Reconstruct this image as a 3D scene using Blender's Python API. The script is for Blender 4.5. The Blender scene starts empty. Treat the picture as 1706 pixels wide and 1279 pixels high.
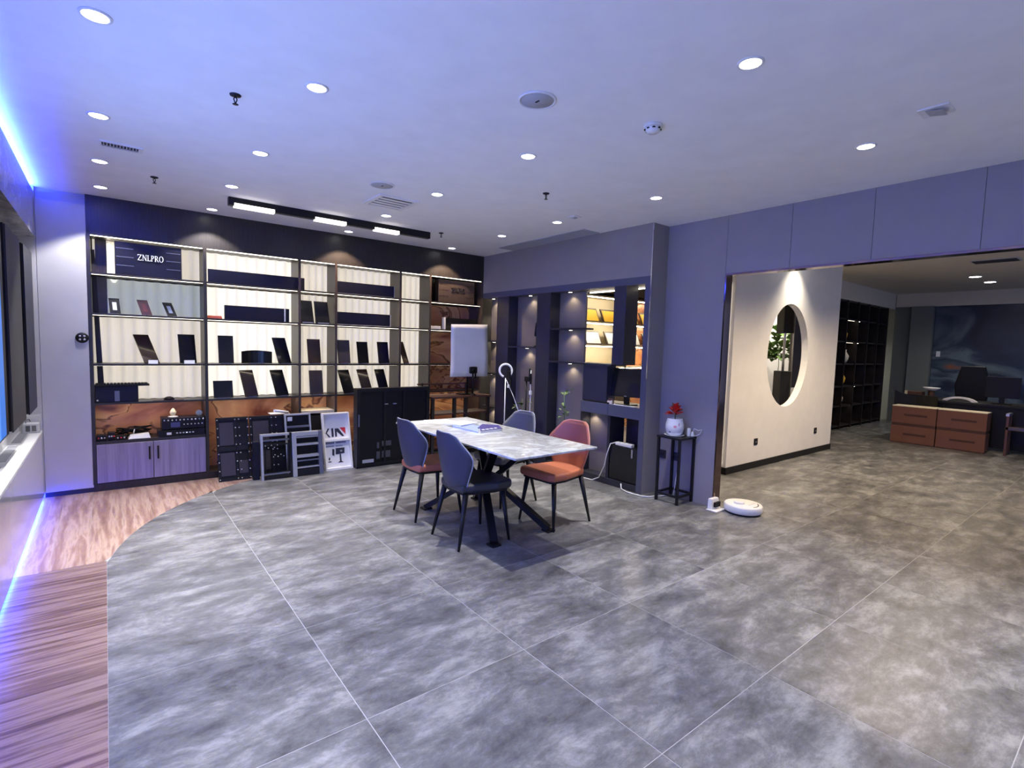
import bpy, bmesh, math, random
from mathutils import Vector, Matrix

random.seed(7)
S = bpy.context.scene
C = S.collection

# ------------------------------------------------------------------ camera
def make_camera():
    f, yaw, pitch, roll = 859.54, 0.6683, -0.0748, 0.0289
    cy, sy, cp, sp = math.cos(yaw), math.sin(yaw), math.cos(pitch), math.sin(pitch)
    fw = Vector((sy * cp, cy * cp, sp)); r = Vector((cy, -sy, 0)); u = r.cross(fw)
    c, s = math.cos(roll), math.sin(roll)
    r2 = c * r + s * u; u2 = -s * r + c * u
    cam = bpy.data.cameras.new('camera'); o = bpy.data.objects.new('camera', cam); C.objects.link(o)
    m = Matrix.Identity(4)
    for i in range(3):
        m[i][0] = r2[i]; m[i][1] = u2[i]; m[i][2] = -fw[i]
    m[0][3], m[1][3], m[2][3] = 0, 0, 1.5
    o.matrix_world = m
    cam.sensor_width = 36; cam.lens = f / 1706 * 36; cam.clip_start = 0.05
    S.camera = o
make_camera()

# ------------------------------------------------------------------ world + light levels
W = bpy.data.worlds.new('world'); S.world = W; W.use_nodes = True
W.node_tree.nodes['Background'].inputs[0].default_value = (0.40, 0.52, 1.0, 1)
W.node_tree.nodes['Background'].inputs[1].default_value = 0.62
S.view_settings.view_transform = 'Standard'; S.view_settings.look = 'None'
S.view_settings.exposure = 0.18; S.view_settings.gamma = 1.0
S.view_settings.use_curve_mapping = False
S.cycles.use_denoising = True
S.cycles.max_bounces = 8; S.cycles.diffuse_bounces = 5; S.cycles.glossy_bounces = 4
S.cycles.transmission_bounces = 6; S.cycles.transparent_max_bounces = 12
S.cycles.sample_clamp_indirect = 6; S.cycles.caustics_reflective = False; S.cycles.caustics_refractive = False
DOWN_W = 228.0          # each recessed downlight
SCREEN_E = 3.1         # the video wall, set to light the ceiling and right wall
COVE_E = 230.0          # the cove strip over the video wall
TOE_E = 150.0            # the toe-kick strip
STRIP_E = 6.0         # shelf strips
PUCK_W = 3.5           # puck lights in the partition
FAR_W = 230.0           # downlights beyond the opening

# ------------------------------------------------------------------ materials
def sr(r, g, b):
    f = lambda v: (v / 255 / 12.92) if v <= 10 else ((v / 255 + 0.055) / 1.055) ** 2.4
    return (f(r), f(g), f(b), 1)

MATS = {}
def mat(name, rgb=(0.5, 0.5, 0.5), rough=0.5, metal=0.0, emit=None, es=0.0, coat=0.0, spec=0.5, bump=None, alpha=1.0):
    if name in MATS: return MATS[name]
    m = bpy.data.materials.new(name); m.use_nodes = True
    b = m.node_tree.nodes['Principled BSDF']
    b.inputs['Base Color'].default_value = (rgb[0], rgb[1], rgb[2], 1)
    b.inputs['Roughness'].default_value = rough; b.inputs['Metallic'].default_value = metal
    b.inputs['Specular IOR Level'].default_value = spec; b.inputs['Coat Weight'].default_value = coat
    b.inputs['Coat Roughness'].default_value = 0.06
    b.inputs['Alpha'].default_value = alpha
    if emit:
        b.inputs['Emission Color'].default_value = (emit[0], emit[1], emit[2], 1)
        b.inputs['Emission Strength'].default_value = es
    nt = m.node_tree
    # slight natural variation of tone so that no surface is perfectly flat
    if not emit and metal < 0.5:
        geo = nt.nodes.new('ShaderNodeNewGeometry'); nz = nt.nodes.new('ShaderNodeTexNoise')
        nz.inputs['Scale'].default_value = 6.0; nz.inputs['Detail'].default_value = 4
        nt.links.new(geo.outputs['Position'], nz.inputs['Vector'])
        mx = nt.nodes.new('ShaderNodeMix'); mx.data_type = 'RGBA'
        mx.inputs['A'].default_value = (rgb[0] * .92, rgb[1] * .92, rgb[2] * .92, 1)
        mx.inputs['B'].default_value = (min(1, rgb[0] * 1.06), min(1, rgb[1] * 1.06), min(1, rgb[2] * 1.06), 1)
        nt.links.new(nz.outputs['Fac'], mx.inputs['Factor']); nt.links.new(mx.outputs['Result'], b.inputs['Base Color'])
    if bump:
        geo = nt.nodes.new('ShaderNodeNewGeometry'); nz = nt.nodes.new('ShaderNodeTexNoise')
        nz.inputs['Scale'].default_value = bump[0]; nz.inputs['Detail'].default_value = 5
        nt.links.new(geo.outputs['Position'], nz.inputs['Vector'])
        bp = nt.nodes.new('ShaderNodeBump'); bp.inputs['Strength'].default_value = bump[1]; bp.inputs['Distance'].default_value = 0.01
        nt.links.new(nz.outputs['Fac'], bp.inputs['Height']); nt.links.new(bp.outputs['Normal'], b.inputs['Normal'])
    MATS[name] = m
    return m

def noise_mat(name, stops, scale=(1, 1, 1), nscale=2.0, detail=8, rough=0.4, dist=0.0, rnd=False, coat=0.0, nrough=0.6, rvar=0.0, bump=0.0, metal=0.0):
    """colour ramp over noise laid out in the place's own metres"""
    m = bpy.data.materials.new(name); m.use_nodes = True; nt = m.node_tree; N = nt.nodes; L = nt.links
    b = N['Principled BSDF']; b.inputs['Roughness'].default_value = rough; b.inputs['Coat Weight'].default_value = coat
    b.inputs['Metallic'].default_value = metal
    geo = N.new('ShaderNodeNewGeometry'); mp = N.new('ShaderNodeMapping'); mp.inputs['Scale'].default_value = scale
    L.new(geo.outputs['Position'], mp.inputs['Vector'])
    vec = mp.outputs['Vector']
    if rnd:
        oi = N.new('ShaderNodeObjectInfo'); mul = N.new('ShaderNodeMath'); mul.operation = 'MULTIPLY'; mul.inputs[1].default_value = 37.0
        L.new(oi.outputs['Random'], mul.inputs[0]); add = N.new('ShaderNodeVectorMath'); add.operation = 'ADD'
        L.new(vec, add.inputs[0]); L.new(mul.outputs[0], add.inputs[1]); vec = add.outputs[0]
    nz = N.new('ShaderNodeTexNoise'); nz.inputs['Scale'].default_value = nscale; nz.inputs['Detail'].default_value = detail
    nz.inputs['Roughness'].default_value = nrough; nz.inputs['Distortion'].default_value = dist
    L.new(vec, nz.inputs['Vector'])
    cr = N.new('ShaderNodeValToRGB'); e = cr.color_ramp.elements
    while len(e) < len(stops): e.new(0.5)
    for i, (p, c) in enumerate(stops): e[i].position = p; e[i].color = c
    L.new(nz.outputs['Fac'], cr.inputs['Fac'])
    col = cr.outputs['Color']
    if rnd:
        hv = N.new('ShaderNodeHueSaturation'); mr = N.new('ShaderNodeMapRange'); mr.inputs['To Min'].default_value = 0.96; mr.inputs['To Max'].default_value = 1.04
        L.new(oi.outputs['Random'], mr.inputs['Value']); L.new(mr.outputs['Result'], hv.inputs['Value']); L.new(col, hv.inputs['Color']); col = hv.outputs['Color']
    L.new(col, b.inputs['Base Color'])
    if rvar:
        mr2 = N.new('ShaderNodeMapRange'); mr2.inputs['To Min'].default_value = rough - rvar; mr2.inputs['To Max'].default_value = rough + rvar
        L.new(nz.outputs['Fac'], mr2.inputs['Value']); L.new(mr2.outputs['Result'], b.inputs['Roughness'])
    if bump:
        bp = N.new('ShaderNodeBump'); bp.inputs['Strength'].default_value = bump; bp.inputs['Distance'].default_value = 0.004
        L.new(nz.outputs['Fac'], bp.inputs['Height']); L.new(bp.outputs['Normal'], b.inputs['Normal'])
    MATS[name] = m
    return m

M_ceil = mat('ceiling_paint', (.88, .88, .89), .85)
M_white = mat('white_lacquer', (.50, .50, .52), .35)
M_gloss = mat('white_gloss', (.74, .74, .77), .12, coat=.6)
M_grout = mat('grout', (.36, .36, .38), .8)
M_tile = noise_mat('cement_tile', [(.34, (.042, .043, .047, 1)), (.50, (.122, .124, .131, 1)), (.66, (.28, .282, .29, 1))], (1.0, 2.0, 1), 2.8, 14, .38, .2, rnd=True, nrough=.78, rvar=.08, bump=.05)
M_woodX = noise_mat('plank_wood_across', [(.30, sr(62, 42, 40)), (.45, sr(100, 76, 72)), (.57, sr(134, 112, 106)), (.72, sr(82, 60, 56))], (.7, 14, 1), 2.4, 10, .3, .3, rnd=True)
M_woodY = noise_mat('plank_wood_along', [(.30, sr(116, 88, 78)), (.45, sr(142, 113, 100)), (.57, sr(172, 148, 134)), (.72, sr(128, 100, 90))], (15, 1.3, 1), 1.3, 12, .3, .3, rnd=True)
M_wallgrey = mat('grey_wallcover', (.29, .270, .285), .75, bump=(300, .05))
M_beam = mat('grey_beam_board', (.265, .245, .235), .7, bump=(250, .05))
M_navy = mat('navy_grey_board', (.020, .021, .032), .5)
M_frame = mat('blue_grey_board', (.075, .078, .115), .55)
M_greyboard = mat('taupe_board', (.17, .155, .15), .6)
M_dark = noise_mat('dark_stained_oak', [(.3, (.012, .010, .010, 1)), (.7, (.030, .025, .024, 1))], (30, 2, 2), 3, 6, .38)
M_darkbrown = noise_mat('dark_brown_veneer', [(.3, (.030, .021, .018, 1)), (.7, (.070, .050, .042, 1))], (60, 60, 3), 2, 4, .32)
M_black = mat('black_plastic', (.008, .008, .009), .45, spec=.22)
M_blacksat = mat('black_satin_metal', (.012, .012, .014), .38, metal=.2, spec=.3)
M_panel = mat('black_panel_glass', (.009, .009, .011), .25, spec=.3, coat=.12)
M_panelnavy = mat('navy_panel_face', (.008, .008, .018), .4, spec=.25)
M_panelbrown = mat('bronze_panel_glass', (.045, .026, .019), .18, coat=.5)
M_silver = mat('silver_aluminium', (.52, .53, .58), .38, metal=.6)
M_alu = mat('blue_grey_aluminium', (.15, .16, .22), .4, metal=.4)
M_chrome = mat('polished_metal', (.75, .75, .78), .12, metal=1)
M_bronze = mat('dark_mirror_metal', (.22, .15, .13), .10, metal=1)
M_plasticw = mat('white_plastic', (.78, .78, .80), .4)
M_led = mat('warm_strip_diffuser', (1, 1, 1), .5, emit=(1, .86, .66), es=STRIP_E)
M_ledmid = mat('warm_strip_mid', (1, 1, 1), .5, emit=(1, .86, .66), es=3.2)
M_ledsoft = mat('warm_strip_dim', (1, 1, 1), .5, emit=(1, .86, .66), es=6)
M_ledrear = mat('rear_strip', (1, 1, 1), .5, emit=(1, .86, .62), es=45)
M_cove = mat('cove_strip', (1, 1, 1), .5, emit=(.020, .050, 1.0), es=COVE_E)
M_toe = mat('toe_strip', (1, 1, 1), .5, emit=(.012, .035, 1.0), es=TOE_E)
M_disc = mat('lamp_diffuser', (1, 1, 1), .5, emit=(1, .98, .95), es=14)
M_puck = mat('puck_diffuser', (1, 1, 1), .5, emit=(1, .88, .68), es=9)
M_leathblue = mat('slate_blue_leather', (.038, .040, .058), .5, bump=(220, .12))
M_leathgrey = mat('grey_leather', (.13, .135, .15), .5, bump=(220, .12))
M_seatdark = mat('charcoal_leather', (.030, .030, .034), .45, bump=(220, .12))
M_leathorange = mat('burnt_orange_leather', (.42, .13, .065), .45, bump=(220, .12))
M_pipeb = mat('piping_grey', (.30, .31, .36), .5)
M_pipeo = mat('piping_orange', (.55, .24, .16), .5)
M_lav = noise_mat('lavender_oak_veneer', [(.3, sr(118, 110, 134)), (.55, sr(146, 138, 162)), (.75, sr(160, 154, 176))], (14, 14, .5), 2.2, 5, .4)
M_carton = mat('brown_cardboard', (.13, .052, .034), .8)
M_tape = mat('dark_print', (.045, .018, .014), .8)
M_cream = mat('cream_board', (.72, .64, .48), .6)
M_whitewall = mat('warm_white_plaster', (.76, .74, .71), .8)
M_farceil = mat('beige_ceiling', (.66, .60, .50), .85)
M_farcol = mat('grey_green_column', (.16, .175, .165), .6)
M_leaf = mat('leaf_green', (.115, .20, .045), .5)
M_leafdark = mat('leaf_dark_green', (.05, .09, .03), .5)
M_red = mat('red_petal', (.55, .025, .012), .5)
M_orange = mat('orange_plastic', (.75, .16, .06), .5)
M_gold = mat('gold_certificate', (.80, .48, .05), .5)
M_paper = mat('white_paper', (.75, .76, .80), .7)
M_purple = mat('purple_print', (.075, .06, .22), .5)
M_bluepr = mat('pale_blue_print', (.35, .42, .72), .5)
M_ink = mat('dark_ink', (.02, .022, .04), .6)
M_inkblue = mat('blue_ink', (.06, .07, .20), .6)
M_inkred = mat('red_ink', (.62, .03, .04), .6)
M_maroon = mat('maroon_plastic', (.040, .006, .010), .4)
M_letter = mat('silver_letter', (.85, .85, .88), .3, emit=(.8, .82, 1), es=.35)
M_letterdim = mat('dark_letter', (.06, .055, .06), .3, metal=.6)
M_pleat = mat('translucent_pleat', (.74, .70, .62), .6, emit=(1, .90, .74), es=.46)
M_pleatbright = mat('translucent_pleat_bright', (.74, .70, .62), .6, emit=(1, .93, .80), es=.74)
M_pleatcool = mat('translucent_pleat_cool', (.64, .66, .62), .6, emit=(.92, .98, .90), es=.22)
M_wood2 = mat('reddish_wood', (.075, .028, .018), .5)
M_sheetw = mat('white_reflector_cloth', (.90, .91, .95), .7)
M_terr = mat('porcelain', (.74, .75, .80), .25)
M_pink = mat('pink_glaze', (.70, .30, .36), .3)
M_bluegl = mat('blue_grey_glaze', (.20, .24, .36), .3)
M_greyvent = mat('vent_grey', (.40, .41, .46), .6)
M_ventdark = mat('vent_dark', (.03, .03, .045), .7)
M_steel = mat('brushed_steel', (.45, .45, .48), .35, metal=.9)
M_purpglass = mat('smoked_panel', (.034, .027, .031), .5)

def onyx():
    m = bpy.data.materials.new('brown_onyx'); m.use_nodes = True; nt = m.node_tree; N = nt.nodes; L = nt.links
    b = N['Principled BSDF']; b.inputs['Roughness'].default_value = .25
    geo = N.new('ShaderNodeNewGeometry'); mp = N.new('ShaderNodeMapping'); mp.inputs['Scale'].default_value = (.9, 1, 1.9); mp.inputs['Rotation'].default_value = (0, .35, 0)
    L.new(geo.outputs['Position'], mp.inputs['Vector'])
    n1 = N.new('ShaderNodeTexNoise'); n1.inputs['Scale'].default_value = 1.3; n1.inputs['Detail'].default_value = 4; n1.inputs['Distortion'].default_value = .9
    L.new(mp.outputs[0], n1.inputs['Vector'])
    cr = N.new('ShaderNodeValToRGB'); e = cr.color_ramp.elements
    st = [(.28, sr(120, 66, 46)), (.40, sr(196, 132, 90)), (.485, sr(222, 168, 116)), (.50, sr(104, 56, 40)), (.52, sr(206, 146, 100)), (.64, sr(182, 118, 92)), (.76, sr(130, 76, 64))]
    while len(e) < len(st): e.new(.5)
    for i, (p, c) in enumerate(st): e[i].position = p; e[i].color = c
    L.new(n1.outputs['Fac'], cr.inputs['Fac']); L.new(cr.outputs['Color'], b.inputs['Base Color'])
    return m
M_onyx = onyx()

def marble(name, base, vein, scale, vpos=(.46, .5, .54), rough=.15, coat=.4):
    m = bpy.data.materials.new(name); m.use_nodes = True; nt = m.node_tree; N = nt.nodes; L = nt.links
    b = N['Principled BSDF']; b.inputs['Roughness'].default_value = rough; b.inputs['Coat Weight'].default_value = coat
    geo = N.new('ShaderNodeNewGeometry'); mp = N.new('ShaderNodeMapping'); mp.inputs['Scale'].default_value = scale; mp.inputs['Rotation'].default_value = (0.2, 0.1, .5)
    L.new(geo.outputs['Position'], mp.inputs['Vector'])
    n1 = N.new('ShaderNodeTexNoise'); n1.inputs['Scale'].default_value = 2.2; n1.inputs['Detail'].default_value = 9; n1.inputs['Distortion'].default_value = 1.2; n1.inputs['Roughness'].default_value = .62
    L.new(mp.outputs[0], n1.inputs['Vector'])
    cr = N.new('ShaderNodeValToRGB'); e = cr.color_ramp.elements
    st = [(.25, vein), (vpos[0] - .06, base), (vpos[1], vein), (vpos[2] + .05, base), (.75, tuple(.5 * (a + c) for a, c in zip(base, vein)))]
    while len(e) < len(st): e.new(.5)
    for i, (p, c) in enumerate(st): e[i].position = p; e[i].color = c
    L.new(n1.outputs['Fac'], cr.inputs['Fac']); L.new(cr.outputs['Color'], b.inputs['Base Color'])
    MATS[name] = m
    return m
M_tablemarble = marble('table_marble', (.72, .75, .75, 1), (.46, .45, .44, 1), (.9, 1.4, 1.2))
M_wallmarble = marble('wall_marble', (.55, .55, .58, 1), (.30, .28, .28, 1), (1, 1, 1.4), rough=.2)

def mural():
    m = bpy.data.materials.new('cloud_mural'); m.use_nodes = True; nt = m.node_tree; N = nt.nodes; L = nt.links
    b = N['Principled BSDF']; b.inputs['Roughness'].default_value = .35
    geo = N.new('ShaderNodeNewGeometry'); mp = N.new('ShaderNodeMapping'); mp.inputs['Scale'].default_value = (1, .8, 1.1)
    L.new(geo.outputs['Position'], mp.inputs['Vector'])
    n1 = N.new('ShaderNodeTexNoise'); n1.inputs['Scale'].default_value = .8; n1.inputs['Detail'].default_value = 6; n1.inputs['Distortion'].default_value = 1.1
    L.new(mp.outputs[0], n1.inputs['Vector'])
    cr = N.new('ShaderNodeValToRGB'); e = cr.color_ramp.elements
    st = [(.30, sr(14, 20, 40)), (.46, sr(34, 46, 70)), (.56, sr(96, 110, 124)), (.62, sr(40, 52, 72)), (.70, sr(70, 84, 100)), (.78, sr(150, 84, 44))]
    while len(e) < len(st): e.new(.5)
    for i, (p, c) in enumerate(st): e[i].position = p; e[i].color = c
    L.new(n1.outputs['Fac'], cr.inputs['Fac']); L.new(cr.outputs['Color'], b.inputs['Base Color'])
    return m
M_mural = mural()

def screen_mat():
    m = bpy.data.materials.new('invented_picture'); m.use_nodes = True; nt = m.node_tree; N = nt.nodes; L = nt.links
    b = N['Principled BSDF']; b.inputs['Roughness'].default_value = .4; b.inputs['Base Color'].default_value = (.01, .01, .015, 1)
    geo = N.new('ShaderNodeNewGeometry'); sp = N.new('ShaderNodeSeparateXYZ'); L.new(geo.outputs['Position'], sp.inputs[0])
    nz = N.new('ShaderNodeTexNoise'); nz.inputs['Scale'].default_value = 1.6; nz.inputs['Detail'].default_value = 5; nz.inputs['Distortion'].default_value = 1.5
    L.new(geo.outputs['Position'], nz.inputs['Vector'])
    # invented picture: pale drifting cloud over blue, running into deep blue at both ends of the screen
    mp = N.new('ShaderNodeMapping'); mp.inputs['Scale'].default_value = (1, .55, 1.1); L.new(geo.outputs['Position'], mp.inputs['Vector']); L.new(mp.outputs[0], nz.inputs['Vector'])
    nz.inputs['Scale'].default_value = 2.0; nz.inputs['Detail'].default_value = 7; nz.inputs['Distortion'].default_value = .8
    cr = N.new('ShaderNodeValToRGB'); e = cr.color_ramp.elements
    st = [(.30, (.05, .14, .55, 1)), (.42, (.20, .42, 1.4, 1)), (.52, (.42, .62, 1.55, 1)), (.66, (.68, .84, 1.6, 1))]
    while len(e) < len(st): e.new(.5)
    for i, (p, c) in enumerate(st): e[i].position = p; e[i].color = c
    L.new(nz.outputs['Fac'], cr.inputs['Fac'])
    ab = N.new('ShaderNodeMath'); ab.operation = 'SUBTRACT'; ab.inputs[1].default_value = 2.39; L.new(sp.outputs['Y'], ab.inputs[0])
    ab2 = N.new('ShaderNodeMath'); ab2.operation = 'ABSOLUTE'; L.new(ab.outputs[0], ab2.inputs[0])
    mr = N.new('ShaderNodeMapRange'); mr.inputs['From Min'].default_value = 1.35; mr.inputs['From Max'].default_value = 1.72
    L.new(ab2.outputs[0], mr.inputs['Value'])
    mxc = N.new('ShaderNodeMix'); mxc.data_type = 'RGBA'; mxc.inputs['B'].default_value = (.006, .050, .20, 1)
    L.new(mr.outputs['Result'], mxc.inputs['Factor']); L.new(cr.outputs['Color'], mxc.inputs['A']); L.new(mxc.outputs['Result'], b.inputs['Emission Color'])
    b.inputs['Emission Strength'].default_value = SCREEN_E  # brightness set to light the ceiling and right wall
    return m
M_screen = screen_mat()

def acrylic():
    m = bpy.data.materials.new('clear_acrylic'); m.use_nodes = True; nt = m.node_tree; N = nt.nodes; L = nt.links
    b = N['Principled BSDF']; b.inputs['Base Color'].default_value = (.9, .92, .95, 1); b.inputs['Roughness'].default_value = .05
    tr = N.new('ShaderNodeBsdfTransparent'); mx = N.new('ShaderNodeMixShader'); mx.inputs[0].default_value = .22
    L.new(tr.outputs[0], mx.inputs[1]); L.new(b.outputs[0], mx.inputs[2]); L.new(mx.outputs[0], N['Material Output'].inputs['Surface'])
    return m
M_acrylic = acrylic()

# ------------------------------------------------------------------ mesh helpers
class MB:
    def __init__(s): s.v = []; s.f = []; s.sm = []
    def _add(s, vs, fs, smooth=False):
        n = len(s.v); s.v += [tuple(p) for p in vs]
        for f in fs: s.f.append(tuple(i + n for i in f)); s.sm.append(smooth)
        return s
    def hexa(s, p):       # p: 4 bottom (ccw from above), 4 top
        return s._add(p, [(3, 2, 1, 0), (4, 5, 6, 7), (0, 1, 5, 4), (1, 2, 6, 5), (2, 3, 7, 6), (3, 0, 4, 7)])
    def box(s, x0, x1, y0, y1, z0, z1):
        if x0 > x1: x0, x1 = x1, x0
        if y0 > y1: y0, y1 = y1, y0
        if z0 > z1: z0, z1 = z1, z0
        return s.hexa([(x0, y0, z0), (x1, y0, z0), (x1, y1, z0), (x0, y1, z0), (x0, y0, z1), (x1, y0, z1), (x1, y1, z1), (x0, y1, z1)])
    def prism(s, poly, axis, a, b):
        """extrude a 2D polygon; axis z: (x,y), axis y: (x,z), axis x: (y,z)"""
        def p3(p, t): return (p[0], p[1], t) if axis == 'z' else ((p[0], t, p[1]) if axis == 'y' else (t, p[0], p[1]))
        n = len(poly)
        vs = [p3(p, a) for p in poly] + [p3(p, b) for p in poly]
        fs = [tuple(range(n))[::-1], tuple(range(n, 2 * n))] + [(i, (i + 1) % n, n + (i + 1) % n, n + i) for i in range(n)]
        return s._add(vs, fs)
    def tube(s, pts, r, n=8, r1=None, caps=True):
        pts = [Vector(p) for p in pts]; m = len(pts); vs = []
        up0 = None
        for i, p in enumerate(pts):
            d = (pts[min(i + 1, m - 1)] - pts[max(i - 1, 0)]).normalized()
            a = Vector((0, 0, 1)) if abs(d.z) < .9 else Vector((1, 0, 0))
            if up0 is not None: a = up0
            x = d.cross(a).normalized(); y = x.cross(d).normalized(); up0 = y
            rr = r if r1 is None else r + (r1 - r) * i / (m - 1)
            vs += [p + (x * math.cos(2 * math.pi * k / n) + y * math.sin(2 * math.pi * k / n)) * rr for k in range(n)]
        fs = [(i * n + k, i * n + (k + 1) % n, (i + 1) * n + (k + 1) % n, (i + 1) * n + k) for i in range(m - 1) for k in range(n)]
        s._add(vs, fs, True)
        if caps:
            b = len(s.v) - len(vs)
            s.f.append(tuple(b + k for k in range(n))[::-1]); s.sm.append(False)
            s.f.append(tuple(b + (m - 1) * n + k for k in range(n))); s.sm.append(False)
        return s
    def lathe(s, prof, c=(0, 0, 0), n=24, axis='z'):
        vs = []
        for (r, z) in prof:
            for k in range(n):
                a = 2 * math.pi * k / n; x, y = r * math.cos(a), r * math.sin(a)
                q = (x, y, z) if axis == 'z' else ((x, z, y) if axis == 'y' else (z, x, y))
                vs.append((c[0] + q[0], c[1] + q[1], c[2] + q[2]))
        m = len(prof)
        fs = [(i * n + k, i * n + (k + 1) % n, (i + 1) * n + (k + 1) % n, (i + 1) * n + k) for i in range(m - 1) for k in range(n)]
        s._add(vs, fs, True)
        b = len(s.v) - len(vs)
        if prof[0][0] > 1e-5: s.f.append(tuple(b + k for k in range(n))[::-1]); s.sm.append(False)
        if prof[-1][0] > 1e-5: s.f.append(tuple(b + (m - 1) * n + k for k in range(n))); s.sm.append(False)
        return s
    def xf(s, mtx):
        s.v = [tuple(mtx @ Vector(p)) for p in s.v]; return s

def link(o, parent=None):
    C.objects.link(o)
    if parent is not None: o.parent = parent
    return o

def mesh_from(name, mb, material, off=(0, 0, 0), bev=0.0, seg=2):
    me = bpy.data.meshes.new(name)
    me.from_pydata([(p[0] - off[0], p[1] - off[1], p[2] - off[2]) for p in mb.v], [], mb.f)
    bm = bmesh.new(); bm.from_mesh(me)
    for f, sm in zip(bm.faces, mb.sm): f.smooth = sm
    bmesh.ops.recalc_face_normals(bm, faces=bm.faces)
    if bev > 0:
        ed = [e for e in bm.edges if len(e.link_faces) == 2 and e.calc_face_angle(0) > .6]
        bmesh.ops.bevel(bm, geom=ed, offset=bev, segments=seg, affect='EDGES', profile=.5, clamp_overlap=True)
    bm.to_mesh(me); bm.free()
    if material: me.materials.append(material)
    return me

def part(name, mb, material, parent, bev=0.0, seg=2, local=False, label=None):
    """a part; mesh given in world metres (or in the thing's own space when local)"""
    off = (0, 0, 0)
    if not local:
        p = parent
        while p is not None:
            off = tuple(a + b for a, b in zip(off, p.location)); p = p.parent
    o = bpy.data.objects.new(name, mesh_from(name, mb, material, off, bev, seg))
    if label: o['label'] = label
    return link(o, parent)

def tag(o, label, cat, group=None):
    o['label'] = label; o['category'] = cat
    if group: o['group'] = group
    return o

def thing(name, label, cat, loc=(0, 0, 0), rotz=0.0, group=None):
    o = bpy.data.objects.new(name, None); o.empty_display_size = .1
    o.location = loc; o.rotation_euler = (0, 0, rotz)
    C.objects.link(o)
    return tag(o, label, cat, group)

def solo(name, mb, material, label, cat, group=None, bev=0.0, seg=2):
    xs = [p[0] for p in mb.v]; ys = [p[1] for p in mb.v]; zs = [p[2] for p in mb.v]
    off = ((min(xs) + max(xs)) / 2, (min(ys) + max(ys)) / 2, min(zs))
    o = bpy.data.objects.new(name, mesh_from(name, mb, material, off, bev, seg)); o.location = off
    C.objects.link(o)
    return tag(o, label, cat, group)

def struct(name, mb, material, label=None, bev=0.0):
    o = bpy.data.objects.new(name, mesh_from(name, mb, material, (0, 0, 0), bev))
    C.objects.link(o); o['kind'] = 'structure'
    if label: o['label'] = label
    return o

def spot(name, loc, power, size=96, blend=.45, color=(1, .96, .90), parent=None, radius=.035, direction=(0, 0, -1)):
    l = bpy.data.lights.new(name, 'SPOT'); l.energy = power; l.spot_size = math.radians(size); l.spot_blend = blend
    l.color = color; l.shadow_soft_size = radius
    o = bpy.data.objects.new(name, l)
    q = Vector(direction).to_track_quat('-Z', 'Y')
    o.rotation_euler = q.to_euler()
    if parent is not None:
        o.location = tuple(a - b for a, b in zip(loc, parent.location))
        o.parent = parent
    else: o.location = loc
    C.objects.link(o)
    return o

# ------------------------------------------------------------------ room constants
HC = 2.757; BY = 6.19; BB = 6.52; RX1 = 4.31; RX2 = 4.57; LX = -0.46
T = 0.8106; GX = -0.026; GY = 1.864 - 4 * 0.8106
ACX, ACY, ACR = 2.286, 3.857, 2.331
def arc_x(y):
    if y < 4.243: return GX
    d = ACR ** 2 - (y - ACY) ** 2
    return ACX - math.sqrt(max(d, 0))
def arc_y(x):
    d = ACR ** 2 - (x - ACX) ** 2
    return ACY + math.sqrt(max(d, 0)) if x < ACX else BY

# ------------------------------------------------------------------ floor
floor = struct('floor', MB().box(-1.0, 15.0, -3.0, 6.9, -.12, -.0008), M_grout, 'grout bed of the large grey tiled floor')
floor_far = struct('floor_far', MB().box(10.0, 15.0, -3.0, 6.9, -.0008, 0), M_tile, 'grey tiled floor in the far office')
g = .0018
full = None
for i in range(0, 13):
    for j in range(-1, 10):
        x0 = GX + i * T; x1 = min(x0 + T, 10.0); y0 = GY + j * T; y1 = y0 + T
        if x0 >= 9.99 or y1 < -1.6 or y0 > 6.5: continue
        y1 = min(y1, 6.6)
        near = i <= 3 and y1 > 4.243
        if not near and y1 - y0 > T - .01 and x1 - x0 > T - .01:
            if full is None: full = mesh_from('floor_tile', MB().box(g, T - g, g, T - g, -.0008, 0), M_tile)
            o = bpy.data.objects.new('floor_tile', full); o.location = (x0, y0, 0); link(o, floor); continue
        if near:
            ys = [max(y0 + g, -9) + (y1 - y0 - 2 * g) * k / 10 for k in range(11)]
            lf = [(max(x0 + g, min(x1 - g, arc_x(min(y, BY)) + .002)), y) for y in ys]
            if all(p[0] > x1 - .03 for p in lf): continue
            poly = [(x1 - g, y0 + g), (x1 - g, y1 - g)] + lf[::-1]
            out = []
            for p in poly:
                if not out or (abs(p[0] - out[-1][0]) + abs(p[1] - out[-1][1])) > 1e-4: out.append(p)
            mb = MB().prism(out, 'z', -.0008, 0)
        else:
            mb = MB().box(x0 + g, x1 - g, y0 + g, y1 - g, -.0008, 0)
        part('floor_tile', mb, M_tile, floor)
y = -1.2
while y < 4.24:
    y1 = min(y + .2, 4.243)
    part('wood_plank', MB().box(-.52, GX + .0008, y + .0006, y1 - .0006, -.0008, 0), M_woodX, floor)
    y = y1
x = -.52
while x < 2.25:
    x1 = x + .2
    pts = [(x + .0006 + (x1 - x - .0012) * k / 5, 0) for k in range(6)]
    low = [(p[0], max(4.245, (arc_y(p[0]) if p[0] > GX else 4.245))) for p in pts]
    if low[0][1] < 6.18:
        low = [(a, min(b, 6.2)) for a, b in low]
        part('wood_plank', MB().prism(low + [(x1 - .001, 6.24), (x + .001, 6.24)], 'z', -.0008, 0), M_woodY, floor)
    x = x1

# ------------------------------------------------------------------ ceiling, walls
struct('ceiling', MB().box(-.75, RX2 + .2, -3.0, 6.9, HC, HC + .1), M_ceil, 'smooth white plaster ceiling')
struct('wall_back', MB().box(-.75, RX2 + .3, BB + .04, BB + .14, 0, HC), M_dark, 'dark wall behind the display shelving')

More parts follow.
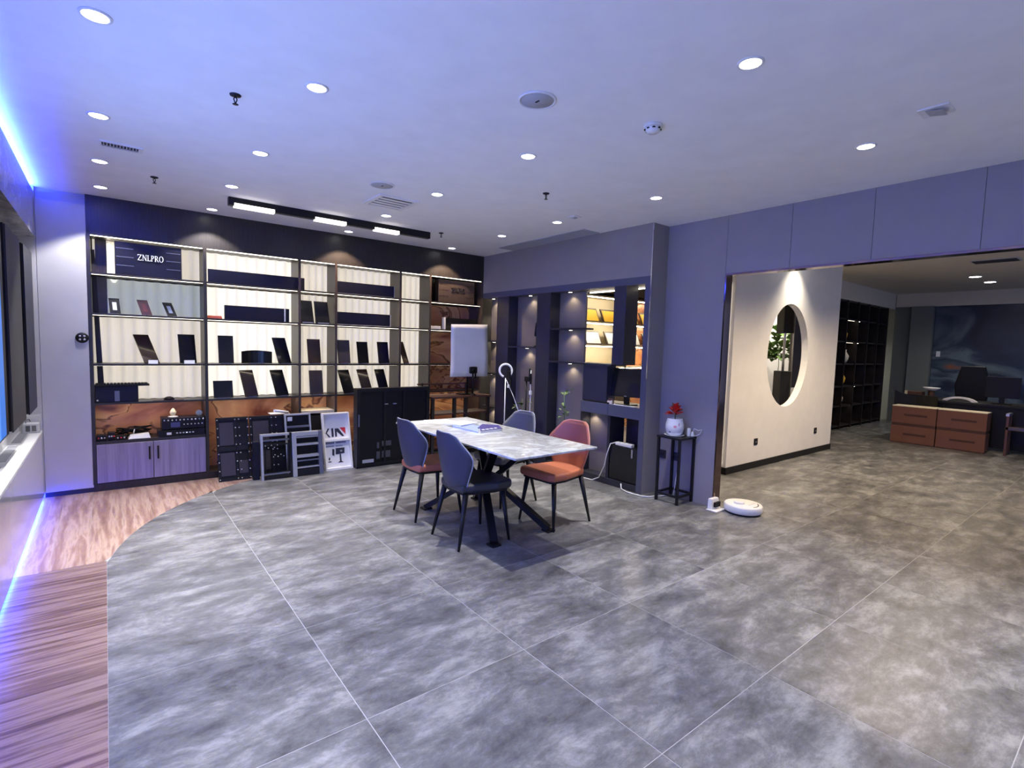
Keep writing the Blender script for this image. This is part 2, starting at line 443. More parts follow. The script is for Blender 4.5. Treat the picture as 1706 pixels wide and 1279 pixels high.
# left wall: marble fascia with the cove on top, niche, glossy base and ledge
wl = struct('wall_left', MB().box(-.75, -.64, -3, 6.6, 0, HC), M_white, 'white media wall with a recessed niche')
part('marble_fascia', MB().box(-.64, LX, -3, BY - .002, 2.32, 2.69), M_wallmarble, wl)
part('added_cove_lip', MB().box(-.478, LX, -3, BY - .002, 2.69, 2.712), M_wallmarble, wl)  # lip added to keep the blue near the cove, off the right wall
part('cove_light', MB().box(-.60, -.50, -3, BY - .03, 2.692, 2.700), M_cove, wl, label='blue cove light strip above the marble fascia')
part('base_front', MB().box(-.50, LX, -3, BY - .002, .045, .60), M_gloss, wl)
part('toe_recess', MB().box(-.64, -.515, -3, BY - .002, 0, .045), M_black, wl)
part('toe_light', MB().box(-.495, -.472, -3, BY - .01, .037, .043), M_toe, wl, label='blue light strip in the toe recess')
part('ledge', MB().box(-.64, LX, -3, BY - .002, .60, .62), M_plasticw, wl, bev=.003)
part('upstand', MB().box(-.64, -.612, -3, BY - .002, .62, .86), M_plasticw, wl)
for yy in (4.78, 5.56, 3.98, 3.18, 2.38):
    gr = part('ledge_grille', MB().box(-.60, -.545, yy, yy + .33 * 1.9, .6195, .6225), M_greyvent, wl)

# the white jib door beside the shelving
d1 = struct('door_1', MB().box(-.455, -.115, BY, BY + .04, .045, 2.66), M_white, 'narrow flush white door panel beside the shelving', bev=.002)
part('kick', MB().box(-.455, -.115, BY + .012, BY + .04, 0, .045), M_navy, d1)
struct('wall_corner', MB().box(-.64, -.115, BY + .05, BB + .04, 0, HC), M_white, 'white return wall behind the flush door')
struct('wall_niche_end', MB().box(-.64, -.457, BY, BY + .05, 0, HC), M_white, 'white end of the media wall niche')
t = thing('door_fitting', 'round black four hole fitting on the white door panel', 'fitting', (-.165, BY, 1.455))
part('plate', MB().lathe([(.048, 0), (.048, -.012), (.040, -.020), (0, -.021)], (-.165, BY, 1.455), 24, 'y'), M_black, t)
for a in (45, 135, 225, 315):
    part('hole', MB().lathe([(.009, -.0205), (.009, -.0225), (0, -.0225)], (-.165 + .022 * math.cos(math.radians(a)), BY, 1.455 + .022 * math.sin(math.radians(a))), 10, 'y'), M_greyvent, t)

# right wall with its opening, covered with tall panels
wr = struct('wall_right', MB().box(RX2 + .01, RX2 + .10, -3, 2.617, 2.224, 2.93).box(RX2 + .01, RX2 + .10, 2.617, 3.30, 0, 2.93), M_wallgrey, 'grey wall with a wide opening to the office')
edges = [3.28, 2.619, 2.046, 1.451, .828, .22, -.4, -1.0, -2.0, -3.0]
for a, b in zip(edges[:-1], edges[1:]):
    z0 = 0 if a > 3 else 2.224
    part('wall_panel', MB().box(RX2, RX2 + .01, b + .0015, a - .0015, z0, HC), M_wallgrey, wr)
t1 = struct('trim_1', MB().box(RX2 - .004, RX2 + .104, 2.605, 2.617, 0, 2.224), M_bronze, 'dark mirror metal jamb of the opening')
part('head_trim', MB().box(RX2 - .006, RX2 + .104, -3, 2.617, 2.206, 2.224), M_bronze, t1)

# beam over the partition and pier
wb = struct('wall_soffit', MB().box(RX1, RX2 + .10, 3.262, BY, 2.235, HC), M_beam, 'grey boxed beam above the cubby partition')
part('edge_trim', MB().box(RX1 - .004, RX1 + .004, 3.256, 3.264, 1.2, HC), M_chrome, wb)
wp = struct('wall_pier', MB().box(RX1 + .004, RX2 + .10, 3.262, 3.33, 0, 2.235), M_beam, 'grey pier at the end of the cubby partition')
part('front_strip', MB().box(RX1, RX1 + .004, 3.262, 3.33, 0, 2.235), M_frame, wp)

# ------------------------------------------------------------------ big display shelving on the back wall
VX = [-.105, .825, 1.76, 2.18, 3.015, 3.45, 4.29]
ZS = [.845, 1.215, 1.69, 2.065]
ZT = 2.40
sh = thing('display_shelving', 'tall dark wall-wide display shelving with lit pleated back panels', 'shelving', ((VX[0] + VX[-1]) / 2, BY, 0))
part('header', MB().box(-.115, RX1, BY, BB, ZT, HC), M_dark, sh)
part('plinth', MB().box(-.115, RX1, BY + .004, BB, 0, .07), M_dark, sh)
for i, vx in enumerate(VX):
    w = .014
    part('divider', MB().box(vx - w, vx + w, BY, BB - .02, .07, ZT), M_darkbrown if i > 1 else M_dark, sh)
for zi, z in enumerate(ZS):
    for k in range(6):
        if zi > 0 or k < 6:
            part('shelf', MB().box(VX[k] + .014, VX[k + 1] - .014, BY + .003, BB - .075, z - .018, z), M_dark, sh)
    for k in range(6):
        ys_ = BY + (.016 if zi > 1 else .03)
        part('light_strip', MB().box(VX[k] + .02, VX[k + 1] - .02, ys_, ys_ + (.012 if zi else .08), z - (.0220 if zi > 1 else .0196), z - .0182), M_ledmid if zi > 1 else M_led, sh)
for k in range(6):
    part('light_strip', MB().box(VX[k] + .02, VX[k + 1] - .02, BY + .002, BY + .014, ZT - .007, ZT - .001), M_led, sh)
# pleated backs above the fourth shelf, one sheet per bay and row; stone backs in the last bay and below
rows = [(ZS[0], ZS[1] - .03), (ZS[1], ZS[2] - .03), (ZS[2], ZS[3] - .03), (ZS[3], ZT)]
def pleats(x0, x1, z0, z1, y0, pitch):
    n = max(3, int(round((x1 - x0) / pitch))); vs = []; fs = []; m = n * 8
    for q in range(m + 1):
        t_ = q / m; ph = t_ * n * 2 * math.pi
        yy = y0 - .026 - .021 * math.sin(ph) - .004 * math.sin(ph * .37 + 1.3)
        xx = x0 + (x1 - x0) * t_
        vs += [(xx, yy, z0), (xx, yy, z1)]
    for q in range(m): fs.append((2 * q, 2 * q + 2, 2 * q + 3, 2 * q + 1))
    mb = MB(); mb._add(vs, fs, True)
    mb.box(x0, x1, y0 + .002, y0 + .01, z0, z1)
    return mb
for k in range(5):
    for r, (za, zb) in enumerate(rows):
        mt = M_pleatcool if (k == 0 and r == 2) else (M_pleatbright if k == 1 else M_pleat)
        part('pleated_back', pleats(VX[k] + .014, VX[k + 1] - .014, za, zb, BB - .012, .10 if k < 2 else .085), mt, sh)
for r, (za, zb) in enumerate(rows):
    part('onyx_back', MB().box(VX[5] + .014, VX[6] - .014, BB - .02, BB - .005, za, zb), M_onyx if r < 3 else M_darkbrown, sh)
for k in range(6):
    part('onyx_back', MB().box(VX[k] + .014, VX[k + 1] - .014, BB - .02, BB - .005, .07, ZS[0] - .018), M_onyx, sh)
# low inner shelves of the bottom row
part('shelf', MB().box(VX[0] + .014, VX[1] - .014, BY + .02, BB - .02, .455, .475), M_dark, sh)
part('shelf', MB().box(VX[2] + .014, VX[3] - .014, BY + .02, BB - .02, .63, .66), M_cream, sh)
part('lower_box', MB().box(VX[2] + .016, VX[3] - .016, BY + .05, BB - .03, .07, .60), M_dark, sh)
part('side_board', MB().box(VX[0] + .016, .028, BB - .058, BB - .046, ZS[2], ZS[3] - .02), M_greyboard, sh)
part('side_board', MB().box(VX[0] + .016, .030, BB - .058, BB - .046, ZS[3], ZT), M_darkbrown, sh)
part('corner_light', MB().box(.035, .062, BB - .055, BB - .045, ZS[3] + .03, ZT - .03), M_ledsoft, sh)
bd = MB().hexa([(-.062, 6.452, .85), (-.012, 6.452, .85), (-.012, 6.476, .85), (-.062, 6.476, .85), (-.090, 6.452, 2.30), (-.060, 6.452, 2.30), (-.060, 6.476, 2.30), (-.090, 6.476, 2.30)])
solo('slanted_strip', bd, M_purpglass, 'narrow dark strip slanting in the left corner of the shelving', 'board')  # slanted strip standing in for a diagonal dark band

# cupboard under the first bay
cb = thing('base_cupboard', 'low two door cupboard with lavender grey oak fronts under the shelving', 'cupboard', (.36, BY, .07))
part('body', MB().box(VX[0] + .016, VX[1] - .016, BY + .02, BB - .025, .07, .455), M_dark, cb)
for a, b, hx in ((VX[0] + .018, .352, .322), (.358, VX[1] - .018, .392)):
    dr = part('door', MB().box(a, b, BY, BY + .018, .078, .445), M_lav, cb, bev=.002)
    hd = MB().box(hx - .007, hx + .007, BY - .022, BY - .012, .27, .40).box(hx - .005, hx + .005, BY - .013, BY, .275, .290).box(hx - .005, hx + .005, BY - .013, BY, .38, .395)
    part('handle', hd, M_black, dr)

# ------------------------------------------------------------------ letters
def stroke(mb, p, q, w, y0, y1, horiz=True):
    (x0, z0), (x1, z1) = p, q
    if horiz: poly = [(x0 - w / 2, z0), (x0 + w / 2, z0), (x1 + w / 2, z1), (x1 - w / 2, z1)]
    else: poly = [(x0, z0 - w / 2), (x1, z1 - w / 2), (x1, z1 + w / 2), (x0, z0 + w / 2)]
    mb.prism(poly, 'y', y0, y1)
def arcband(mb, cx, cz, rx, rz, tx, tz, a0, a1, y0, y1, n=14):
    for i in range(n):
        a, b = a0 + (a1 - a0) * i / n, a0 + (a1 - a0) * (i + 1) / n
        poly = [(cx + rx * math.cos(a), cz + rz * math.sin(a)), (cx + rx * math.cos(b), cz + rz * math.sin(b)),
                (cx + (rx - tx) * math.cos(b), cz + (rz - tz) * math.sin(b)), (cx + (rx - tx) * math.cos(a), cz + (rz - tz) * math.sin(a))]
        mb.prism(poly, 'y', y0, y1)
def letter(ch, x, z, h, y0, y1):
    mb = MB(); th, tn = .13 * h, .06 * h
    S_ = lambda a, b, w, hz=True: stroke(mb, (x + a[0] * h, z + a[1] * h), (x + b[0] * h, z + b[1] * h), w, y0, y1, hz)
    if ch == 'Z':
        S_((0, .97), (.72, .97), tn, False); S_((0, .03), (.72, .03), tn, False); S_((.07, .03), (.65, .97), th)
        S_((.04, .80), (.04, 1), tn); S_((.68, 0), (.68, .2), tn); return mb, .82
    if ch == 'N':
        S_((.12, 0), (.12, 1), tn); S_((.70, 0), (.70, 1), tn); S_((.14, 1), (.70, 0), th)
        for a in (.12, .70): S_((a - .11, .98 if a > .5 else .02), (a + .11, .98 if a > .5 else .02), tn * .6, False)
        S_((0, .98), (.16, .98), tn * .6, False); return mb, .90
    if ch == 'L':
        S_((.14, 0), (.14, 1), th); S_((0, .025), (.56, .025), tn, False); S_((.02, .98), (.28, .98), tn * .6, False); S_((.54, 0), (.54, .24), tn); return mb, .66
    if ch in 'PR':
        S_((.14, 0), (.14, 1), th); S_((0, .02), (.28, .02), tn * .6, False); S_((.0, .98), (.3, .98), tn * .6, False)
        arcband(mb, x + .28 * h, z + .74 * h, .28 * h, .26 * h, .12 * h, .05 * h, -math.pi / 2, math.pi / 2, y0, y1)
        S_((.14, .97), (.30, .97), tn, False); S_((.14, .505), (.30, .505), tn, False)
        if ch == 'R': S_((.34, .5), (.66, 0), th); S_((.56, .02), (.76, .02), tn * .6, False); return mb, .80
        return mb, .66
    if ch == 'O':
        arcband(mb, x + .40 * h, z + .5 * h, .40 * h, .52 * h, .13 * h, .05 * h, 0, 2 * math.pi, y0, y1, 28); return mb, .86
def word(txt, x0, x1, z, h, y0, y1, material, parent):
    ws = []; xx = 0
    for ch in txt: mb, w = letter(ch, 0, 0, h, 0, 1); ws.append(w * h); xx += w * h
    k = (x1 - x0) / xx; xx = x0
    for ch, w in zip(txt, ws):
        mb, _ = letter(ch, 0, z, h, y0, y1)
        mb.v = [(xx + p[0] * k, p[1], p[2]) for p in mb.v]
        part('letter', mb, material, parent); xx += w * k

# ------------------------------------------------------------------ things on the shelving
def sign(x0, x1, z0, z1, y0, y1, lx0, lx1, lz, lh, lm, body, label, stripe):
    t_ = thing('sign_box', label, 'sign', ((x0 + x1) / 2, (y0 + y1) / 2, z0))
    part('body', MB().box(x0, x1, y0, y1, z0, z1), body, t_, bev=.003)
    w = x1 - x0
    for q in range(3):
        zz = z0 + (z1 - z0) * (.27 + .26 * q)
        part('stripe', MB().box(x0 + .02 * w, x0 + .27 * w, y0 - .003, y0, zz, zz + .006), stripe, t_)
        part('stripe', MB().box(x1 - .24 * w, x1 - .02 * w, y0 - .003, y0, zz, zz + .006), stripe, t_)
    word('ZNLPRO', lx0, lx1, lz, lh, y0 - .012, y0, lm, t_)
sign(.09, .625, 2.066, 2.375, 6.22, 6.30, .265, .475, 2.215, .055, M_letter, M_panelnavy, 'dark sign box reading ZNLPRO in pale letters at the shelving top left', M_alu)
sign(3.60, 4.19, 2.066, 2.375, 6.24, 6.34, 3.80, 4.02, 2.215, .06, M_letterdim, M_darkbrown, 'dark brown sign box with black ZNLPRO letters at the shelving top right', M_panelbrown)

def slab(x0, x1, z0, h, y0, th, material, label, frame=None, edge=None):
    """a long flat panel standing on its edge"""
    t_ = thing('led_bar_display', label, 'panel', ((x0 + x1) / 2, y0 + th / 2, z0))
    part('face', MB().box(x0, x1, y0, y0 + th, z0, z0 + h), material, t_, bev=.002)
    if frame:
        e = .007
        part('frame', MB().box(x0 - e, x1 + e, y0 - .002, y0 + th, z0, z0 + e).box(x1, x1 + e, y0 - .002, y0 + th, z0, z0 + h), frame, t_)
    if edge:
        part('edge_strip', MB().box(edge, edge + .014, y0 - .004, y0, z0 + .004, z0 + h), M_plasticw, t_)
    return t_
slab(.855, 1.82, ZS[3], .135, 6.21, .03, M_panelnavy, 'longest black panel lying on the top shelf, second bay')
slab(1.01, 1.665, ZS[2], .15, 6.26, .03, M_panelnavy, 'long black panel with a white edge strip near its right end, beside the orange tray', edge=1.61)
slab(2.21, 2.945, ZS[3], .145, 6.24, .03, M_panelnavy, 'long black panel with thin silver edge on the top shelf, fourth bay', frame=M_silver)
slab(2.21, 2.90, ZS[2], .155, 6.25, .03, M_panelnavy, 'long navy panel with white outline directly under the silver-edged one', frame=M_plasticw)
t_ = slab(3.72, 4.25, ZS[2], .165, 6.24, .04, M_panel, 'black panel with a white end, in the onyx backed last bay', frame=None)
part('end_cap', MB().box(3.69, 3.72, 6.236, 6.285, ZS[2], ZS[2] + .17), M_plasticw, t_, bev=.002)
solo('small_box', MB().box(3.49, 3.66, 6.26, 6.34, ZS[2], ZS[2] + .045), M_plasticw, 'small flat white box left of the white ended panel', 'box', bev=.004)
solo('orange_tray', MB().prism([(.846, ZS[2]), (.985, ZS[2]), (.978, ZS[2] + .032), (.853, ZS[2] + .032)], 'y', 6.24, 6.34), M_orange, 'flat orange tray at the left of the second bay', 'tray', bev=.004)

def small_module(x, w, h, lean, material, inset, label):
    z = ZS[2]; y0 = 6.27
    t_ = thing('sample_module', label, 'module', (x, y0, z))
    bl, br = x - w / 2, x + w / 2; dx, dy = -lean, .05
    q = lambda o, hh: [(bl + dx * hh / h, y0 + dy * hh / h + o, z + hh), (br + dx * hh / h, y0 + dy * hh / h + o, z + hh)]
    a0, b0 = q(0, .004); a1, b1 = q(.014, .004); c0, d0 = q(0, h); c1, d1 = q(.014, h)
    part('board', MB().hexa([a0, b0, b1, a1, c0, d0, d1, c1]), material, t_)
    a0, b0 = q(-.003, h * .25); c0, d0 = q(-.003, h * .75); a1, b1 = q(0, h * .25); c1, d1 = q(0, h * .75)
    s = lambda p, qq, f: tuple(p[i] + (qq[i] - p[i]) * f for i in range(3))
    part('chip', MB().hexa([s(a0, b0, .3), s(a0, b0, .7), s(a1, b1, .7), s(a1, b1, .3), s(c0, d0, .3), s(c0, d0, .7), s(c1, d1, .7), s(c1, d1, .3)]), inset, t_)
    part('stand', MB().box(x - w * .3, x + w * .45, y0 - .01, y0 + .07, z, z + .005).hexa([(x - .01, y0 + .06, z + .004), (x + .01, y0 + .06, z + .004), (x + .01, y0 + .066, z + .004), (x - .01, y0 + .066, z + .004), (x - .01 + dx * .6, y0 + .03, z + h * .6), (x + .01 + dx * .6, y0 + .03, z + h * .6), (x + .01 + dx * .6, y0 + .036, z + h * .6), (x - .01 + dx * .6, y0 + .036, z + h * .6)]), M_acrylic, t_)
small_module(.085, .082, .150, .01, M_black, M_paper, 'small black module with a white label, leftmost of three in the first bay')
small_module(.335, .085, .150, .04, M_maroon, mat('dull_red', (.10, .010, .016), .5), 'small tilted maroon module in the middle of the first bay')
small_module(.545, .080, .140, .045, M_black, M_bluegl, 'small tilted black module with a blue dot, right of the maroon one')

def leaning(x0, x1, z, h, dx, material, label, card=False, y0=6.235, th=.012, glass=False):
    """rectangular sample panel turned a little and leaning back"""
    w = x1 - x0
    if abs(dx) < .012: k = 0.0; dy = .05; dx = 0
    else: k = .55; dy = -dx / k
    if dy > .17:
        dy = .17; k = -dx / dy
    t_ = thing('led_sample', label, 'panel', ((x0 + x1) / 2, y0, z))
    BL = Vector((x0, y0, z + .006)); BR = Vector((x1, y0 + k * w * .6, z + .006)); U = Vector((dx, dy, h - .006))
    nrm = (BR - BL).cross(U).normalized()
    if nrm.y > 0: nrm = -nrm
    bk = -nrm * th
    part('face', MB().hexa([BL, BR, BR + bk, BL + bk, BL + U, BR + U, BR + U + bk, BL + U + bk]), material, t_)
    # small foot the panel stands on
    c = (BL + BR) / 2
    part('foot', MB().box(c.x - w * .33, c.x + w * .33, c.y - .012, c.y + .05, z, z + .008), M_alu, t_)
    if card:
        part('name_card', MB().hexa([(c.x - w * .28, c.y - .035, z), (c.x + w * .34, c.y - .035, z), (c.x + w * .34, c.y - .018, z), (c.x - w * .28, c.y - .018, z), (c.x - w * .28, c.y - .022, z + .036), (c.x + w * .34, c.y - .022, z + .036), (c.x + w * .34, c.y - .018, z + .036), (c.x - w * .28, c.y - .018, z + .036)]), M_paper, t_)
    return t_
z2, z3 = ZS[1], ZS[0]
leaning(.305, .43, z2, .285, -.085, M_panelbrown, 'bronze tinted panel with white card, strongly tilted, in the first bay', card=True)
leaning(.600, .75, z2, .300, -.015, M_panel, 'black panel with white card, upright, at the right of the first bay', card=True)
leaning(.945, 1.09, z2, .300, .0, M_panel, 'upright black panel left of the curved panel')
leaning(1.545, 1.695, z2, .295, -.05, M_panel, 'tilted black panel right of the curved panel')
leaning(1.875, 2.035, z2, .290, -.012, M_panelbrown, 'bronze brown panel alone in the narrow third bay, upper row')
leaning(2.225, 2.375, z2, .290, 0, M_purpglass, 'grey brown panel, left of three on the fourth bay upper row')
leaning(2.480, 2.635, z2, .275, -.016, M_panel, 'black panel, middle of three on the fourth bay upper row')
leaning(2.750, 2.915, z2, .280, -.016, M_panel, 'black panel, right of three on the fourth bay upper row')
leaning(3.10, 3.185, z2, .290, -.05, M_panelbrown, 'narrow tilted dark panel in the fifth bay')
leaning(.895, 1.08, z3, .185, 0, M_panel, 'short squat black panel at the left of the second bay lower row')
leaning(1.200, 1.340, z3, .295, -.045, M_panelbrown, 'tilted panel with bronze sheen, middle of the second bay lower row')
leaning(1.520, 1.665, z3, .295, -.05, M_panel, 'tilted black panel, right end of the second bay lower row')
leaning(1.890, 2.045, z3, .290, 0, M_panelbrown, 'dark panel alone in the narrow third bay, lower row')
leaning(2.300, 2.450, z3, .290, -.05, M_panel, 'tilted black panel, left of three on the fourth bay lower row')
leaning(2.545, 2.695, z3, .295, -.05, M_panelbrown, 'tilted panel with bronze top, middle of three on the fourth bay lower row', y0=6.25)
leaning(2.775, 2.920, z3, .295, -.045, M_panel, 'tilted dark panel, right of three on the fourth bay lower row', y0=6.25)
def slate(x0, x1, label, y0):
    z = ZS[2]
    t_ = thing('led_tablet', label, 'panel', ((x0 + x1) / 2, y0, z))
    part('face', MB().hexa([(x0, y0, z), (x1, y0, z), (x1, y0 + .012, z), (x0, y0 + .012, z), (x0, y0 + .07, z + .265), (x1 - .01, y0 + .07, z + .265), (x1 - .01, y0 + .082, z + .265), (x0, y0 + .082, z + .265)]), M_panel, t_)
    part('foot', MB().box(x0 + .02, x1 - .02, y0 - .03, y0 + .05, z, z + .012), M_silver, t_)
slate(1.785, 1.945, 'glossy black tablet panel, left of the pair in the third bay', 6.26)
slate(1.962, 2.130, 'dull black tablet panel, right of the pair in the third bay', 6.26)
# curved panel
t_ = thing('curved_led_display', 'low curved black panel bowed towards the back in the second bay', 'panel', (1.32, 6.27, z2))
mb = MB(); vs = []; fs = []
for q in range(13):
    u = q / 12; xx = 1.165 + .31 * u; yy = 6.245 + .07 * math.sin(math.pi * u); zz = z2 + .135 + .012 * math.sin(math.pi * u)
    vs += [(xx, yy, z2 + .004), (xx, yy, zz), (xx, yy + .012, zz), (xx, yy + .012, z2 + .004)]
for q in range(12):
    for e in range(4): fs.append((4 * q + e, 4 * q + (e + 1) % 4, 4 * q + 4 + (e + 1) % 4, 4 * q + 4 + e))
fs += [(0, 3, 2, 1), (48, 49, 50, 51)]
mb._add(vs, fs); part('face', mb, M_panel, t_)
part('foot', MB().box(1.25, 1.39, 6.25, 6.34, z2, z2 + .006), M_alu, t_)

# computer case, keyboard and mouse in the first bay
t_ = thing('computer_case', 'black computer case lying on the fourth shelf, first bay', 'computer', (.07, 6.30, z3))
part('body', MB().box(-.088, .245, 6.21, 6.42, z3, z3 + .155), M_panelnavy, t_, bev=.004)
part('front_strip', MB().box(.060, .098, 6.206, 6.21, z3 + .01, z3 + .11), M_alu, t_)
part('power_button', MB().lathe([(.009, 0), (.009, -.006), (0, -.006)], (-.07, 6.21, z3 + .022), 12, 'y'), M_silver, t_)
kt = thing('keyboard', 'black keyboard resting on the computer case', 'keyboard', (.10, 6.28, z3 + .155))
part('base', MB().box(-.088, .335, 6.20, 6.34, z3 + .155, z3 + .172), M_black, kt, bev=.003)
for c_ in range(15):
    for r_ in range(4):
        part('key', MB().box(-.080 + c_ * .027, -.080 + c_ * .027 + .022, 6.212 + r_ * .030, 6.234 + r_ * .030, z3 + .172, z3 + .182), M_black, kt)
mz = thing('mouse_pad', 'thin dark mouse pad on the fourth shelf', 'mouse pad', (.50, 6.27, z3))
part('pad', MB().box(.36, .62, 6.21, 6.34, z3, z3 + .004), M_maroon, mz)
solo('mouse', MB().lathe([(.045, 0), (.048, .008), (.036, .022), (.016, .03), (0, .031)], (.50, 6.27, z3 + .004), 18), M_black, 'black computer mouse on the dark pad', 'mouse')

# electronics on the cupboard top
zc = .475
t_ = thing('rack_unit', 'slim black rack unit with lit buttons under the blue amplifier', 'audio rack', (.63, 6.30, zc))
part('body', MB().box(.40, .805, 6.215, 6.42, zc, zc + .066), M_black, t_, bev=.002)
for q in range(6): part('button', MB().box(.55 + q * .028, .566 + q * .028, 6.212, 6.215, zc + .026, zc + .038), M_letter if q == 3 else M_silver, t_)
part('label_plate', MB().box(.47, .51, 6.212, 6.215, zc + .018, zc + .042), M_paper, t_)
t_ = thing('amplifier', 'blue black amplifier with two rows of small knobs', 'amplifier', (.63, 6.30, zc + .066))
za = zc + .068
part('body', MB().box(.43, .805, 6.215, 6.42, za + .008, za + .118), M_panelnavy, t_, bev=.003)
part('foot', MB().box(.45, .48, 6.23, 6.26, za - .002, za + .009).box(.75, .78, 6.23, 6.26, za - .002, za + .009).box(.45, .48, 6.38, 6.41, za - .002, za + .009).box(.75, .78, 6.38, 6.41, za - .002, za + .009), M_black, t_)
part('display', MB().box(.505, .585, 6.212, 6.215, za + .025, za + .075), M_inkblue, t_)
for q in range(11):
    part('knob', MB().lathe([(.008, 0), (.007, -.012), (0, -.012)], (.45 + q * .034, 6.215, za + .098), 10, 'y'), M_silver if q % 3 else M_bluegl, t_)
for q in range(6):
    part('knob', MB().lathe([(.007, 0), (.006, -.010), (0, -.010)], (.62 + q * .032, 6.215, za + .05), 10, 'y'), M_silver, t_)
solo('round_ornament', MB().lathe([(.030, 0), (.030, .020), (.024, .024), (0, .024)], (.765, 6.30, za + .150), 18, 'y').box(.755, .775, 6.30, 6.32, za + .118, za + .125), M_steel, 'small round steel disc standing on the blue amplifier', 'ornament')
t_ = thing('desk_router', 'flat white router with a stub antenna beside the rack unit', 'router', (.25, 6.28, zc))
part('body', MB().hexa([(.155, 6.22, zc), (.335, 6.22, zc), (.335, 6.33, zc), (.155, 6.33, zc), (.175, 6.24, zc + .035), (.325, 6.24, zc + .045), (.325, 6.32, zc + .045), (.175, 6.32, zc + .035)]), M_plasticw, t_, bev=.004)
part('antenna', MB().tube([(.20, 6.325, zc + .03), (.21, 6.335, zc + .08)], .005), M_plasticw, t_)
for q, (xx, ww, hh, lab) in enumerate(((-.085, .075, .055, 'small black box with red plugs, at the far left of the cupboard top'), (-.005, .06, .075, 'black adapter box between the plug box and the router'), (.06, .085, .04, 'low black controller box touching the white router'))):
    b_ = thing('controller_box', lab, 'controller', (xx + ww / 2, 6.28, zc))
    part('body', MB().box(xx, xx + ww, 6.23, 6.33, zc, zc + hh), M_black, b_, bev=.004)
    for p_ in range(3): part('plug', MB().lathe([(.007, 0), (.007, -.015), (0, -.015)], (xx + .015 + p_ * ww * .3, 6.23, zc + hh * .55), 8, 'y'), [M_inkred, M_silver, M_silver][(p_ + q) % 3], b_)
pts = []
for q in range(70):
    a = q * .75; rr = .075 + .028 * math.sin(q * 1.7)
    pts.append((.20 + rr * 1.6 * math.cos(a), 6.385 + rr * .45 * math.sin(a), zc + .012 + .085 * (q / 70) + .012 * math.sin(q * 2.1)))
solo('cable_heap', MB().tube(pts, .006, 6), M_black, 'tangled heap of black cables behind the white router', 'cable')
t_ = thing('small_statue', 'small pale figurine with a dark centre standing on the amplifier', 'ornament', (.535, 6.32, za + .118))
part('base', MB().lathe([(.045, 0), (.045, .006), (.02, .012), (0, .012)], (.535, 6.32, za + .118), 18), M_terr, t_)
part('figure', MB().lathe([(.010, .011), (.026, .03), (.030, .05), (.018, .075), (.006, .09), (0, .092)], (.535, 6.32, za + .118), 16), M_cream, t_)

# ------------------------------------------------------------------ things leaning in front of the shelving
def backpanel(x0, x1, z1, ybot, ytop, label, holes):
    """LED module seen from the back: dark board with dim windows and rows of bright screws"""
    t_ = thing('module_frame', label, 'frame', ((x0 + x1) / 2, ybot, 0))
    q = lambda z, o: ybot + (ytop - ybot) * z / z1 + o
    def slab_(a, b, c, d, o0, o1): return MB().hexa([(a, q(c, o0), c), (b, q(c, o0), c), (b, q(c, o1), c), (a, q(c, o1), c), (a, q(d, o0), d), (b, q(d, o0), d), (b, q(d, o1), d), (a, q(d, o1), d)])
    part('board', slab_(x0, x1, 0, z1, .012, .035), M_black, t_)
    for (a, b, c, d) in ((0, .055, 0, 1), (.945, 1, 0, 1), (0, 1, 0, .04), (0, 1, .96, 1), (0, 1, .47, .53), (.55, .61, 0, 1)):
        w = x1 - x0
        part('rib', slab_(x0 + a * w, x0 + b * w, c * z1, d * z1, 0, .014), M_blacksat, t_)
    w = x1 - x0
    for (a, b, c, d) in holes:
        part('window', slab_(x0 + a * w, x0 + b * w, c * z1, d * z1, .007, .013), M_purpglass, t_)
    for fx in (.028, .58, .70, .972):
        for k_ in range(8):
            zz = z1 * (.03 + .134 * k_ ); xx = x0 + fx * w
            part('screw', MB().lathe([(.007, 0), (.006, -.007), (0, -.008)], (xx, q(zz, 0), zz), 8, 'y'), M_silver, t_)
    return t_
backpanel(.895, 1.20, .645, 5.965, 6.135, 'black module frame with rows of bright screws, left of the leaning group', [(.08, .52, .08, .44), (.08, .52, .56, .92), (.64, .92, .1, .3)])
backpanel(1.215, 1.60, .640, 6.005, 6.150, 'black module frame half hidden behind the silver and black cabinet frames', [(.08, .5, .1, .42), (.08, .5, .58, .92)])

def cab_frame(x0, x1, z1, ybot, ytop, label, left_m, right_m, top_m, bars, depth=.05, wd=.022):
    t_ = thing('cabinet_frame', label, 'frame', ((x0 + x1) / 2, ybot, 0))
    q = lambda z, o: ybot + (ytop - ybot) * z / z1 + o
    def bar(a, b, c, d, o0=0, o1=depth): return MB().hexa([(a, q(c, o0), c), (b, q(c, o0), c), (b, q(c, o1), c), (a, q(c, o1), c), (a, q(d, o0), d), (b, q(d, o0), d), (b, q(d, o1), d), (a, q(d, o1), d)])
    part('upright', bar(x0, x0 + wd, 0, z1), left_m, t_, bev=.002)
    part('upright', bar(x1 - wd, x1, 0, z1), right_m, t_, bev=.002)
    part('top_rail', bar(x0 + wd, x1 - wd, z1 - wd, z1), top_m, t_, bev=.002)
    part('bottom_rail', bar(x0 + wd, x1 - wd, 0, wd * 1.6), M_blacksat, t_, bev=.002)
    for (zz, th_, mm) in bars:
        part('cross_bar', bar(x0 + wd, x1 - wd, zz, zz + th_, .006, depth - .006), mm, t_)
    return t_
f1 = cab_frame(1.265, 1.575, .480, 5.80, 5.86, 'black cabinet frame with silver edges, front left of the leaning group', M_silver, M_blacksat, M_silver, [(.405, .014, M_alu), (.05, .012, M_alu)])
